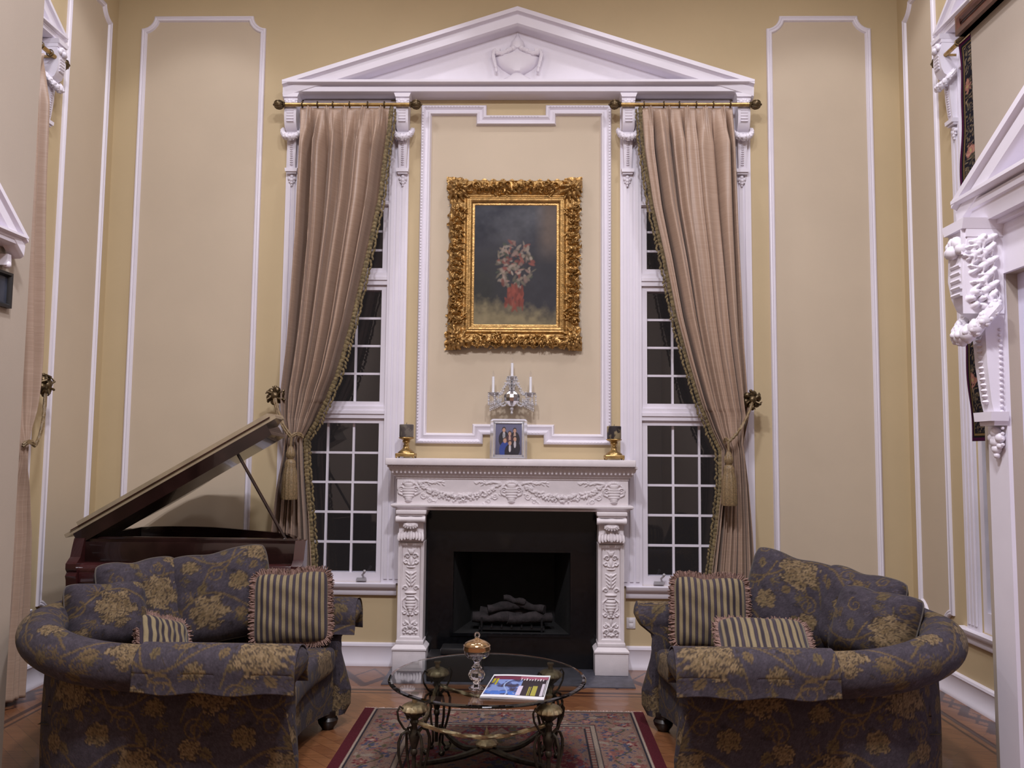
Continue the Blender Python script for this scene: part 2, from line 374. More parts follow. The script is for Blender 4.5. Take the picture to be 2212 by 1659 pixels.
window(1,WL_,mapB,ROWS,3,1,1,-1.045); window(2,WR_,mapB,ROWS,3,1,-1,1.03)
SR=[(.58,1.63,5),(1.785,2.59,4),(2.75,3.17,3),(3.275,3.75,0)]
window(3,SWL,mapL,SR,3,1,1); window(4,SWR,mapR,SR,3,1,-1)
# sills and casings
def casing(a0,a1,b0,b1,fn,w=.0):
    """fluted flat pilaster board"""
    mb=MB(); mb.poly([(a0,b0),(a1,b0),(a1,b1),(a0,b1)],fn,0,.018)
    ww=a1-a0
    for k in range(3):
        c=a0+ww*(.22+.28*k); mb.poly([(c-.012,b0+.03),(c+.012,b0+.03),(c+.012,b1-.02),(c-.012,b1-.02)],fn,.018,.026)
    return trim(mb)
for a in ((-1.66,-1.545),(-.905,-.765),(.765,.915),(1.555,1.70)): casing(*a,.565,4.03,mapB)
casing(-1.72,-1.60,.50,4.03,mapL); casing(-.95,-.825,.50,4.03,mapL); casing(.735,.87,.46,4.09,mapR); casing(1.56,1.69,.46,4.09,mapR)
def sill(a0,a1,z,fn):
    mb=MB(); mb.sweep([(a0,z),(a1,z)],[(-.085,0),(-.085,.022),(-.07,.030),(-.045,.026),(-.035,.045),(-.02,.052),(-.004,.056),(0,.05),(0,0)],fn,closed=False); trim(mb)
sill(-1.72,-.795,.568,mapB); sill(.80,1.75,.568,mapB); sill(-1.76,-.78,.503,mapL); sill(.66,1.76,.46,mapR)
def head(a0,a1,b0,b1,fn):
    mb=MB(); mb.poly([(a0,b0),(a1,b0),(a1,b1),(a0,b1)],fn,0,.02); mb.poly([(a0,b0),(a1,b0),(a1,b0+.012),(a0,b0+.012)],fn,.02,.03); trim(mb)
head(-1.545,-.905,3.95,4.04,mapB); head(.915,1.555,3.95,4.04,mapB); head(-1.60,-.95,3.87,4.03,mapL); head(.87,1.56,3.87,4.09,mapR)
class Relief:
    def __init__(s,a0,a1,b0,b1,step):
        s.a=np.arange(a0,a1+step/2,step); s.b=np.arange(b0,b1+step/2,step); s.A,s.B=np.meshgrid(s.a,s.b,indexing='ij'); s.H=np.zeros_like(s.A)
    def bump(s,x,z,rx,rz=None,h=.01,rot=0,base=0):
        rz=rz or rx; R=max(rx,rz)*1.05
        i0,i1=np.searchsorted(s.a,(x-R,x+R)); j0,j1=np.searchsorted(s.b,(z-R,z+R))
        if i1<=i0 or j1<=j0: return
        A=s.A[i0:i1,j0:j1]-x; B=s.B[i0:i1,j0:j1]-z; c,q=cos(rot),sin(rot)
        d=((A*c+B*q)/rx)**2+((-A*q+B*c)/rz)**2
        s.H[i0:i1,j0:j1]=np.maximum(s.H[i0:i1,j0:j1],np.where(d<1,base+h*np.sqrt(np.clip(1-d,0,1)),0))
    def stroke(s,pts,r0,r1,h,n=24):
        P=np.array(pts,float); L=np.r_[0,np.cumsum(np.linalg.norm(np.diff(P,axis=0),axis=1))]
        for u in np.linspace(0,1,n):
            q=u*L[-1]; x=np.interp(q,L,P[:,0]); z=np.interp(q,L,P[:,1]); r=r0+(r1-r0)*u; s.bump(x,z,r,r,h*(r/max(r0,r1)))
    def scroll(s,x,z,R,sg,up,r=.006,h=.009,turns=1.4):
        t=np.linspace(0,turns*2*PI,26); k=R*(1-t/t[-1]*.8); s.stroke([(x+sg*(q*cos(tt)),z+up*(q*sin(tt))) for q,tt in zip(k,t)],r,r*.6,h,34)
    def leaf(s,x,z,L,w,ang,h):
        for k in range(5):
            u=(k+.5)/5; s.bump(x+L*u*cos(ang),z+L*u*sin(ang),L*.2,w*(1-abs(u-.4)),h*(1-.4*u),ang)
    def flower(s,x,z,R,h):
        for k in range(6): q=k*PI/3; s.bump(x+R*.6*cos(q),z+R*.6*sin(q),R*.45,R*.38,h,q)
        s.bump(x,z,R*.35,None,h*1.2)
    def emit(s,mb,fn,h0,curve=None):
        G=np.zeros(s.H.shape+(3,))
        for i in range(s.H.shape[0]):
            for j in range(s.H.shape[1]):
                hh=h0+s.H[i,j]+(curve(s.b[j]) if curve else 0); G[i,j]=fn(s.a[i],s.b[j],hh)
        mb.grid(G)
# ------------------------------------------------------------------ pediments and corbels
def pediment(name,label,a0,a1,apex,z0,z1,fn,sc=1.0,urn=False,loc=None,hf=.088):
    """gabled pediment: horizontal cornice, raking cornice, tympanum"""
    t=thing(name,label,'pediment',loc)
    h=.16*sc
    e_=(hf-.088)*sc
    prof=[(0,.001),(0,.095*sc),(e_+.006*sc,.112*sc),(e_+.012*sc,.125*sc),(e_+.046*sc,.125*sc),(e_+.049*sc,.108*sc),(e_+.056*sc,.108*sc),(e_+.060*sc,.148*sc),(e_+.068*sc,h),(e_+.085*sc,h),(e_+.088*sc,.001)]
    zb=z0-hf*sc
    e=.0
    mb=MB(); P=[]
    # horizontal cornice with returned ends
    for a,s in ((a0,-1),(a1,1)): pass
    n=len(prof)
    rings=[]
    for a,s in ((a0,1),(a1,-1)):
        rings.append([fn(a+s*(h-hh)*.55,zb+d,hh) for d,hh in prof])
    V=[p for r in rings for p in r]; F=[(i,i+1,n+i+1,n+i) for i in range(n-1)]
    mb.add(V,F)
    for k,(a,s) in enumerate(((a0,1),(a1,-1))):
        V=[]; 
        for d,hh in prof: V+= [fn(a+s*(h-hh)*.55,zb+d,hh),fn(a+s*(h-hh)*.55,zb+d,.001)]
        mb.add(V,[(2*i,2*i+2,2*i+3,2*i+1) for i in range(n-1)])
    mb.poly([(a0+.06,z0-.03),(a1-.06,z0-.03),(a1-.06,z0-.001),(a0+.06,z0-.001)],fn,.002,.13*sc); mb.build('cornice',TRIM,t)
    rp=[(0,.001),(0,h),(.03*sc,h),(.036*sc,.14*sc),(.042*sc,.132*sc),(.05*sc,.138*sc),(.105*sc,.132*sc),(.115*sc,.118*sc),(.12*sc,.105*sc),(.122*sc,.02)]
    rp=[(d,hh*.985) for d,hh in rp]
    mb=MB(); mb.sweep([(a1,z0-.004),((apex),z1),(a0,z0-.004)],rp,fn,closed=False,vend=True)
    mb.build('raking_cornice',TRIM,t)
    mb=MB(); mb.poly([(a0+.05,z0-.02),(a1-.05,z0-.02),(apex,z1-.03)],fn,.001,.03*sc+.001); mb.build('tympanum',TRIM,t,smooth=None)
    if urn:
        mb=MB(); A=apex; Z=z0
        def HL(prof,zc):   # half relief: squashed lathe
            P=np.array(prof); tt=np.linspace(0,PI,15)
            G=[[fn(A+r*cos(q),zc+z,.028+.06*min(1,r/.06)*sin(q)) for q in tt] for r,z in P]; mb.grid(np.array(G))
        HL([(.0,.0),(.13,.0),(.125,.025),(.10,.05),(.06,.065),(.045,.08),(.06,.09),(.11,.12),(.15,.16),(.165,.20),(.16,.215),(.10,.225),(.05,.245),(.04,.262),(.05,.27),(.055,.30),(.045,.33),(.02,.36),(.008,.40),(0,.405)],Z+.005)
        for s in (-1,1):
            pts=[fn(A+s*x,Z+zz,.07) for x,zz in ((.03,.27),(.07,.25),(.11,.23),(.145,.235),(.165,.25),(.175,.22),(.165,.17),(.155,.13),(.15,.10))]
            for i,p in enumerate(pts): mb.ball(p,(.022-.0012*i,)*3,6,8)
            mb.tube(pts,[.016,.017,.018,.018,.017,.015,.013,.011,.008],8)
            mb.poly([(A+s*.13,Z+.225),(A+s*.18,Z+.225),(A+s*.185,Z+.275),(A+s*.125,Z+.275)],fn,.03,.075)
        mb.build('urn_ornament',TRIM,t)
    return t
PED=(-1.668,1.70)
pediment('pediment','large white gabled pediment with urn relief above the fireplace wall',PED[0],PED[1],.016,4.135,4.675,mapB,1.0,True,(0,-.08,4.0))
pediment('pediment','white gabled pediment over the curtained window on the left side wall',-1.725,-.82,-1.272,4.105,4.40,mapL,.7,False,(XL+.08,-1.2,3.95))
pediment('pediment','white gabled pediment over the window on the right side wall, behind the tapestry',.735,1.70,1.217,4.165,4.49,mapR,.7,False,(XR-.08,-1.2,3.95))
pediment('pediment','white gabled pediment above the doorway on the near right hall wall',2.03,3.36,2.695,2.68,3.005,mapNR,.95,False,(NR-.08,-2.7,2.6),.15)
pediment('pediment','small white pediment tip on the near left hall wall above a black picture',-2.93,-2.305,-2.62,2.425,2.68,mapNL,.62,False,(NL+.08,-2.6,2.4))

def corbel(label,a,ztop,fn,s=1.0,group=None,loc=None,pil=None):
    t=thing('corbel',label,'corbel',loc,group=group)
    def P(x,z,h): return fn(a+x*s,ztop+z*s,.018+h*s)
    def pl(mb,pts,h0,h1): mb.poly([(a+x*s,ztop+z*s) for x,z in pts],fn,.018+h0*s,.018+h1*s)
    mb=MB()  # bracket body: slab tapering down, side scroll outline
    pl(mb,[(-.050,-.028),(.050,-.028),(.060,0),(-.060,0)],0,.112); pl(mb,[(-.048,-.05),(.048,-.05),(.049,-.028),(-.049,-.028)],0,.100)
    prof=[(.0,-.05),(.095,-.05),(.105,-.10),(.108,-.16),(.10,-.21),(.085,-.245),(.055,-.265),(.05,-.30),(.046,-.40),(.036,-.50),(.03,-.53),(0,-.53)]
    w=[.046,.046,.044,.043,.043,.043,.040,.034,.031,.027,.026,.026]
    G=[[P(-ww,z,0),P(-ww,z,h),P(ww,z,h),P(ww,z,0)] for (h,z),ww in zip(prof,w)]
    mb.grid(np.array(G))
    mb.build('scroll_body',TRIM,t)
    mb=MB()  # crest flower, ribs, garland, bead drop, pendant
    for k in range(6):
        an=PI*(.05+.9*k/5); mb.ball(P(.03*cos(an),-.085+.028*sin(an),.105),(.018*s,)*3,6,8)
    mb.ball(P(0,-.085,.115),.02*s,6,8); mb.build('crest_flower',TRIM,t)
    mb=MB()
    for k in range(5):
        z=-.125-.02*k; mb.tube([P(-.025,z,.106),P(.025,z,.106)],.006*s,6)
    mb.build('slab_rib',TRIM,t); mb=MB()
    for k in range(15):
        z=-.285-.0155*k; mb.ball(P(0,z,.05-.0011*k),(.013*s,.013*s,.0065*s),5,8)
    mb.build('bead_row',TRIM,t)
    mb=MB(); pts=[]
    for k in range(19):
        an=PI*(1.0+k/18*1.0); x=.068*cos(an); z=-.245+.075*sin(an); r=.017+.008*sin((an-PI))
        pts.append(P(x,z,.035+.06*sin(an-PI)))
        mb.ball(pts[-1],(r*s*(.8+.2*(k%2)),)*3,6,8)
        for j in range(5):
            q=j*1.9+k; mb.ball(tuple(np.array(pts[-1])+r*s*.75*np.array([cos(q)*sin(q*1.7),sin(q)*sin(q*1.7),cos(q*1.7)])),(r*s*.40,)*3,6,8)
    mb.tube(pts,.018*s,8); mb.build('garland',TRIM,t)
    mb=MB(); pl(mb,[(-.042,-.555),(.042,-.555),(.046,-.53),(-.046,-.53)],0,.048); pl(mb,[(-.035,-.567),(.035,-.567),(.038,-.555),(-.038,-.555)],0,.036)
    for x,z,r in ((0,-.585,.016),(-.018,-.60,.014),(.018,-.60,.014),(0,-.61,.018),(0,-.63,.014),(-.016,-.622,.009),(.016,-.622,.009),(0,-.648,.009)):
        mb.ball(P(x,z,.012),(r*s,)*3,6,8)
    mb.build('pendant_drop',TRIM,t)
    return t
def mloc(fn,a,z): return fn(a,z,.018)
for a,lb in ((-1.612,'white carved corbel under the pediment, left of the left curtain'),(-.805,'white carved corbel under the pediment, right of the left curtain top'),
             (.815,'white carved corbel under the pediment, left of the right curtain top'),(1.632,'white carved corbel under the pediment, right of the right curtain')):
    corbel(lb,a,4.046,mapB,1.0,'corbels under the large pediment',mloc(mapB,a,4.046))
corbel('white carved corbel on the left side wall beside the hanging curtain',-.887,4.04,mapL,.95,None,mloc(mapL,-.887,4.04))
corbel('white carved corbel high on the right side wall next to the tapestry',.802,4.10,mapR,1.0,None,mloc(mapR,.802,4.1))
c=corbel('large white carved acanthus corbel under the doorway pediment on the right',2.135,2.545,mapNR,1.62,None,mloc(mapNR,2.135,2.545))
mb=MB()   # acanthus leaves on the side that faces the hall
AC=Relief(.02,.20,2.12,2.50,.0045)
for k,(hx_,hz_,L_,an) in enumerate(((.05,2.47,.12,-.5),(.06,2.43,.13,-.75),(.05,2.37,.13,-.55),(.06,2.32,.12,-.8),(.05,2.26,.11,-.6),(.06,2.22,.09,-1.0),(.10,2.47,.09,-.9),(.12,2.40,.07,-.6))):
    AC.leaf(hx_,hz_,L_,.020,an,.034)
    for q in range(4):
        AC.leaf(hx_+L_*.2*(q+.5)*cos(an),hz_+L_*.2*(q+.5)*sin(an),.045,.010,an+(.75 if q%2 else -.75),.030)
for q in range(7): AC.bump(.12+.045*cos(q*.9),2.185+.035*sin(q*.9),.020,.016,.030,q*.9)
AC.scroll(.07,2.20,.035,1,-1,.010,.028); AC.bump(.12,2.185,.014,None,.045)
AC.emit(mb,lambda x,z,hh:mapNR(2.135+.068+hh,z,x),0.0)
mb.box(NR-.16,NR-.02,-(2.135+.069),-(2.135+.06),2.12,2.50)
mb.build('acanthus_leaf',TRIM,c,smooth=1.2); mb=MB()
for k in range(22):
    z=2.05-.021*k*1.15; mb.ball(mapNR(2.135+.058-.0006*k,z,.035),(.009,.008,.008),5,6)
mb.build('side_bead_row',TRIM,c)

# door casing on the hall wall
mb=MB(); mb.poly([(2.035,0),(2.19,0),(2.19,2.56),(2.035,2.56)],mapNR,0,.018); mb.poly([(2.19,2.30),(3.2,2.30),(3.2,2.56),(2.19,2.56)],mapNR,0,.018); mb.poly([(3.2,0),(3.35,0),(3.35,2.56),(3.2,2.56)],mapNR,0,.018); trim(mb)
DOORM=mat('white_door_paint',(.74,.72,.90),.4,var=.02)
mb=MB(); mb.poly([(2.19,0.005),(3.2,.005),(3.2,2.30),(2.19,2.30)],mapNR,-.09,-.05)
for b0,b1 in ((.2,.95),(1.1,2.15)):
    for a0,a1 in ((2.32,2.66),(2.74,3.08)): mb.sweep([(a0,b0),(a1,b0),(a1,b1),(a0,b1)],[(0,-.05),(.008,-.035),(.02,-.035),(.03,-.05)],mapNR)
d=mb.build('door_1',DOORM,kind='structure')
mb=MB(); mb.ball(mapNR(3.13,1.0,-.02),.03); mb.tube([mapNR(3.13,1.0,-.05),mapNR(3.13,1.0,-.02)],.012); mb.build('door_knob',BRASS,d)
# frieze over the door under its pediment
mb=MB(); mb.poly([(2.06,2.52),(3.33,2.52),(3.33,2.56),(2.06,2.56)],mapNR,.018,.05); trim(mb)
# black picture on the near left hall wall
t=thing('wall_picture','small black framed picture at the left edge on the hall wall','picture',mapNL(-2.45,2.1,0))
mb=MB(); mb.sweep([(-2.62,2.105),(-2.278,2.105),(-2.278,2.262),(-2.62,2.262)],[(0,0),(0,.022),(.012,.024),(.02,.012),(.02,0)],mapNL); mb.build('picture_frame',DARKP,t)
mb=MB(); mb.poly([(-2.60,2.125),(-2.298,2.125),(-2.298,2.242),(-2.60,2.242)],mapNL,.001,.008); mb.build('picture_panel',mat('dark_print',(.03,.035,.05),.3,var=.5,scale=9),t,smooth=None)
mb=MB(); mb.poly([(-2.36,2.285),(-2.325,2.285),(-2.33,2.335),(-2.355,2.335)],mapNL,0,.04); mb.ball(mapNL(-2.342,2.29,.03),(.018,)*3); tag(mb.build('corbel',TRIM),'tiny white corbel under the small pediment on the left hall wall','corbel')

# ------------------------------------------------------------------ curtain rods
def rod(label,a0,a1,z,fn,h,group,rings):
    t=thing('curtain_rod',label,'curtain rod',fn((a0+a1)/2,z,h),group=group)
    mb=MB(); mb.tube([fn(a0+.05,z,h),fn(a1-.05,z,h)],.014,12)
    for a in (a0+.12,a1-.12): mb.tube([fn(a,z,h),fn(a,z,.0)],.009,8)
    mb.build('rod_pole',BRASS,t)
    for a,s in ((a0,1),(a1,-1)):
        mb=MB(); mb.ball(fn(a+s*.012,z,h),.034,10,16); mb.ball(fn(a+s*.05,z,h),(.012,.022,.022),8,12); mb.ball(fn(a-s*.024,z,h),.009,6,8)
        for k in range(8):
            q=k*PI/4; mb.tube([fn(a+s*.012+.034*cos(u),z+.034*sin(u)*sin(q),h+.034*sin(u)*cos(q)) for u in np.linspace(.2,PI-.2,7)],.004,5)
        mb.build('finial',BRONZE,t)
    for a in rings:
        mb=MB(); mb.tube([fn(a,z+.021*cos(q),h+.021*sin(q)) for q in np.linspace(0,2*PI,17)[:-1]],.004,6,closed=True); mb.build('curtain_ring',BRONZE,t)
rod('gilt curtain rod with ball finials over the left window',-1.70,-.69,3.952,mapB,.145,'curtain rods on the fireplace wall',(-1.52,-1.41,-1.30,-1.18,-1.05,-.93))
rod('gilt curtain rod with ball finials over the right window',.70,1.72,3.952,mapB,.145,'curtain rods on the fireplace wall',(.92,1.06,1.17,1.29,1.41,1.53))
rod('dark curtain rod above the left side wall window',-1.76,-.815,3.925,mapL,.095,None,(-1.5,-1.35,-1.2,-1.08,-.98))
rod('pale curtain rod above the right side wall window, cut off by tapestry',.722,1.74,3.97,mapR,.09,None,(1.0,1.15,1.3,1.45))

# ------------------------------------------------------------------ curtains
def interp(tab,z):
    T=np.array(sorted(tab)); return np.interp(z,T[:,0],T[:,1])
def smooth_tab(tab,zs):
    v=interp(tab,zs); k=np.array([1,2,3,2,1.])/9; p=np.pad(v,2,mode='edge'); return np.convolve(p,k,'valid')
def curtain(label,left,right,ztop,zbot,fn,h0,ztie,inner,nf=6,group=None,seed=1,loc=None,ampk=1):
    """left/right: tables (z,a); inner=+1 if the fringed edge is the right one"""
    t=thing('curtain',label,'curtain',loc,group=group)
    r=np.random.default_rng(seed)
    zs=np.r_[np.linspace(ztop,ztie+.25,90),np.linspace(ztie+.245,ztie-.25,70)[0:],np.linspace(ztie-.26,zbot,60)]
    L=smooth_tab(left,zs); R=smooth_tab(right,zs); m=170; s=np.linspace(0,1,m)
    ph=r.uniform(-.5,.5,6)
    P=np.zeros((len(zs),m,3)); W0=R[0]-L[0]
    for i,z in enumerate(zs):
        w=R[i]-L[i]; d=ztop-z
        comp=np.clip(W0/w,1,3.2)
        # folds: rounded waves, deeper where the cloth is gathered
        env=np.clip(d/.28,0,1)
        sw=s+.025*np.sin(2*PI*s*2+ph[0]+d*.5)*env+.012*np.sin(2*PI*s*5+ph[1]-d*.8)*env
        f1=np.abs(np.sin(PI*nf*sw+.4))**.6*2-1.2; f2=np.sin(2*PI*nf*1.7*sw+ph[2]+1.2*d*.4); f3=np.sin(2*PI*nf*3.1*sw+ph[3]-d*.6)
        wt=np.clip((comp-1)*.8,0,1)
        amp=ampk*(.080*env*(1-.25*np.clip(comp-1.6,0,1)))*(1+.35*np.sin(2*PI*s*1.3+ph[5]+d*.3))
        y=amp*(f1+.24*f2+(.08+.22*wt)*f3)
        # pinch pleats at the heading
        pl=np.exp(-(d/.13)**2)
        u=(s*5.0)%1-.5
        y+=pl*(.034*np.exp(-(u/.12)**2)*(.75+.55*np.cos(u*62)))
        # diagonal drag towards the tie-back
        k=np.exp(-((z-ztie)/.18)**2)
        y+=k*.05*np.sin(PI*s)-.01*k
        y+=.012*np.sin(9*s+3.1*d+ph[4])*np.clip(d,0,1)*.6
        a=L[i]+w*s+env*w*.030*inner*np.sin(2*PI*nf*sw+.9)*np.sin(PI*s)**.3
        P[i]=np.array([fn(aa,z,h0+yy) for aa,yy in zip(a,y)])
    mb=MB(); mb.grid(P); o=mb.build('curtain_cloth',SILK,t,smooth=3.0,recalc=False)
    sd=o.modifiers.new('thickness','SOLIDIFY'); sd.thickness=.003
    # looped fringe along the leading edge
    mb=MB(); j=-1 if inner>0 else 0; E=P[:,j]; sg=inner
    D=np.r_[0,np.cumsum(np.linalg.norm(np.diff(E,axis=0),axis=1))]; k=int(D[-1]/.026)
    for q in range(k):
        x=[np.interp((q+.5)*D[-1]/k,D,E[:,c]) for c in range(3)]
        tang=r.uniform(-.6,.6); nrm=(np.array(fn(1,0,0))-np.array(fn(0,0,0)))*sg; ou=np.array(fn(0,0,1))-np.array(fn(0,0,0))
        c=np.array(x)+nrm*.008+ou*.004
        M=Matrix.Rotation(tang,3,Vector(ou))
        mb.ball(c,(.017+.004*r.random(),.012,.019+.005*r.random()) if abs(ou[1])>.5 else (.012,.017,.019),5,7,M=M)
        c2=c+nrm*(.024+.010*r.random())+np.array([0,0,-.014]); mb.ball(c2,(.009,.009,.019),4,6,M=M)
    mb.build('fringe',CFRINGE,t)
    return t
cl=[(3.93,-1.537),(3.03,-1.545),(2.2,-1.578),(1.88,-1.602),(1.70,-1.585),(1.588,-1.548),(1.45,-1.565),(1.235,-1.602),(.917,-1.634),(.6,-1.64),(.02,-1.66)]
cr_=[(3.94,-.885),(3.71,-.895),(3.27,-.94),(2.835,-1.02),(2.372,-1.11),(2.012,-1.20),(1.816,-1.28),(1.654,-1.36),(1.557,-1.42),(1.40,-1.41),(1.237,-1.395),(.92,-1.36),(.637,-1.335),(.02,-1.30)]
curtain('tan silk curtain with dark gold fringe, tied back at the window left of the fireplace',cl,cr_,3.934,.03,mapB,.138,1.57,1,6.3,'curtains beside the fireplace',3,mapB(-1.5,.03,.1))
cl2=[(3.94,.90),(3.61,.922),(3.208,.98),(2.844,1.06),(2.418,1.14),(2.094,1.222),(1.837,1.295),(1.645,1.372),(1.512,1.435),(1.265,1.43),(.951,1.395),(.639,1.35),(.02,1.33)]
cr2=[(3.92,1.545),(3.044,1.567),(2.225,1.59),(1.743,1.622),(1.552,1.582),(1.40,1.60),(1.267,1.613),(.954,1.634),(.643,1.645),(.02,1.66)]
curtain('tan silk curtain with dark gold fringe, tied back at the window right of the fireplace',cl2,cr2,3.934,.03,mapB,.138,1.53,-1,6.3,'curtains beside the fireplace',8,mapB(1.5,.03,.1))
# left side wall: the edge near the corner shows
cl3=[(3.88,-1.6),(2.6,-1.5),(1.9,-1.34),(1.5,-1.18),(1.42,-1.15),(1.2,-1.17),(.6,-1.24),(.02,-1.27)]
cr3=[(3.88,-1.03),(3.2,-1.0),(2.5,-.965),(2.0,-.96),(1.75,-.98),(1.5,-1.03),(1.42,-1.04),(1.25,-.99),(1.0,-.95),(.6,-.93),(.02,-.94)]
curtain('tan silk curtain hanging at the left side wall, seen edge-on',cl3,cr3,3.87,.03,mapL,.085,1.45,-1,5.4,None,5,mapL(-1.1,.03,.08),.5)

def tieback(label,ra,rz,ta,tz,fn,h,group,back,tassel=True,hk=1):
    """rosette holdback, cord round the gathered cloth, tassel"""
    t=thing('curtain_tieback',label,'curtain tieback',fn(ra,rz,0),group=group)
    mb=MB(); mb.tube([fn(ra,rz,0),fn(ra,rz,h)],.012,8); mb.ball(fn(ra,rz,h+.02),(.03,)*3,8,12)
    for k in range(6):
        q=k*PI/3+.3; c=fn(ra+.04*cos(q),rz+.04*sin(q),h+.008); d=np.array(fn(cos(q),sin(q),0))-np.array(fn(0,0,0)); 
        mb.ball(c,(.026,.020,.026),7,10); mb.ball(fn(ra+.062*cos(q+.3),rz+.062*sin(q+.3),h),(.012,.012,.012),5,8)
        mb.tube([fn(ra+.02*cos(q),rz+.02*sin(q),h+.03),fn(ra+.05*cos(q+.2),rz+.05*sin(q+.2),h+.04),fn(ra+.066*cos(q+.5),rz+.066*sin(q+.5),h+.02)],[.006,.008,.004],6)
    mb.build('rosette',BRONZE,t)
    mb=MB()
    for o in (-.006,.006):
        pts=[]
        for u in np.linspace(0,1,22):
            a=ra+(ta-ra)*u; z=rz+(tz-rz)*(u**.8)-.02*sin(PI*u); pts.append(fn(a+o*.6,z+o,hk*(.195+.105*sin(PI*min(1,u*.50+.06)))))
        mb.tube(pts,.008,8,lobes=3,twist=260)
        P2=[fn(ta+(back-ta)*u,tz+.02*sin(PI*u)+o,hk*(.298-.05*u)) for u in np.linspace(0,1,10)]; mb.tube(P2,.008,8,lobes=3,twist=260)
    mb.build('cord',CORD,t)
    if tassel:
        mb=MB(); z=tz-.02; H=.302
        mb.tube([fn(ta,tz,.298),fn(ta,z-.05,H)],.008,8)
        c=fn(ta,0,H)
        mb.lathe([(.0,z-.04),(.012,z-.045),(.022,z-.07),(.03,z-.09),(.028,z-.115),(.018,z-.13),(.03,z-.14),(.036,z-.16),(.034,z-.18),(.04,z-.2),(.046,z-.23),(.050,z-.30),(.052,z-.385),(.048,z-.40),(0,z-.395)],(c[0],c[1],0),28,flute=.05,nf=14)
        mb.build('tassel',CORD,t)
tieback('gold cord tieback with rosette and tassel on the left window curtain',-1.632,1.857,-1.483,1.575,mapB,.185,'tiebacks beside the fireplace',-1.415)
tieback('gold cord tieback with rosette and tassel on the right window curtain',1.640,1.855,1.452,1.565,mapB,.185,'tiebacks beside the fireplace',1.435)
tieback('bronze rosette tieback on the left side wall curtain',-.90,1.868,-1.06,1.50,mapL,.12,None,-1.13,False,.62)

# ------------------------------------------------------------------ tapestry and its wooden bar
def smooth_noise(shape,cells,seed):
    r=np.random.default_rng(seed); g=r.random((cells[0]+3,cells[1]+3)); x=np.linspace(0,cells[0],shape[0]); y=np.linspace(0,cells[1],shape[1])
    xi=x.astype(int); yi=y.astype(int); fx=(x-xi)[:,None]; fy=(y-yi)[None,:]; fx=fx*fx*(3-2*fx); fy=fy*fy*(3-2*fy)
    a=g[np.ix_(xi,yi)]; b=g[np.ix_(xi+1,yi)]; c=g[np.ix_(xi,yi+1)]; d=g[np.ix_(xi+1,yi+1)]
    return (a*(1-fx)+b*fx)*(1-fy)+(c*(1-fx)+d*fx)*fy
def tapestry():
    y0,y1,z0,z1=-1.595,-2.55,1.565,3.66; ny,nz=150,420
    u=np.linspace(0,1,ny); v=np.linspace(0,1,nz); D=u*(y0-y1); Zs=z0+v*(z1-z0)
    U,V=np.meshgrid(D,Zs,indexing='ij')
    e=np.minimum(np.minimum(U,(y0-y1)-U),np.minimum(V-z0,z1-V))
    C=np.zeros((ny,nz,3)); C[:]=(.012,.011,.016)
    n1=smooth_noise((ny,nz),(22,50),1); n2=smooth_noise((ny,nz),(45,100),2); n3=smooth_noise((ny,nz),(14,30),3)
    cur=np.abs(np.sin(n1*14+n3*6)); C[cur<.28]=(.16,.11,.065); C[(cur<.14)]=(.23,.17,.11)
    C[(n2>.72)&(cur>.3)]=(.06,.05,.035)
    k=0
    for zc in np.arange(z0+.28,z1,.31):
        for off in (.075,.3,.5,.7):
            r=np.hypot(U-off-.02*sin(zc*9),V-zc-.03*cos(zc*7)); a=np.arctan2(V-zc,U-off)
            fl=r<.032+.010*np.cos(5*a+zc); C[fl]=(.30,.05,.05) if k%2 else (.30,.13,.10); C[fl&(np.cos(7*a+r*220)>.45)]=(.38,.20,.15); C[r<.009]=(.35,.26,.12); k+=1
    C[e<.042]=(.008,.008,.010); C[(e<.036)&(e>.030)]=(.20,.13,.05); C[e<.018]=(.055,.006,.035)
    wav=.012*np.sin(V*7)+.006*np.sin(V*17+1)
    Px=2.375+.01*np.sin(U*9+V*2); 
    P=np.stack([Px,y0-U+wav*np.exp(-U/.1),V],-1)
    t=thing('tapestry','dark floral tapestry with red flowers hanging beside the near right wall','tapestry',(2.375,-2.0,z0))
    mb=MB(); mb.grid(P,C); o=mb.build('woven_panel',TAPM,t,smooth=3,recalc=False); sd=o.modifiers.new('t','SOLIDIFY'); sd.thickness=.006
    mb=MB(); mb.tube([(2.372,-1.60,z1+.012),(2.372,-2.56,z1+.012)],.012,10); mb.build('hanging_rod',BRONZE,t)
tapestry()
mb=MB(); mb.sweep([(1.93,3.53),(3.4,3.53),(3.4,3.63),(1.93,3.63)],[(0,0),(0,.05),(.02,.055),(.04,.045),(.06,.06)],mapNR)
mb.poly([(1.93,3.53),(3.4,3.53),(3.4,3.63),(1.93,3.63)],mapNR,.0,.03)
tag(mb.build('valance_board',WOODBAR),'dark brown wooden bar across the top right corner, above the tapestry','wooden bar')

# ------------------------------------------------------------------ wall outlet
t=thing('wall_outlet','small white wall outlet low beside the right fireplace leg','outlet',(.836,0,.31))
mb=MB(); mb.box(.806,.868,-.007,0,.275,.35,.003); mb.build('cover_plate',WHITEP,t)
mb=MB(); mb.box(.822,.852,-.010,-.0071,.318,.340,.002); mb.box(.822,.852,-.010,-.0071,.285,.307,.002); mb.build('socket',WHITEP,t)
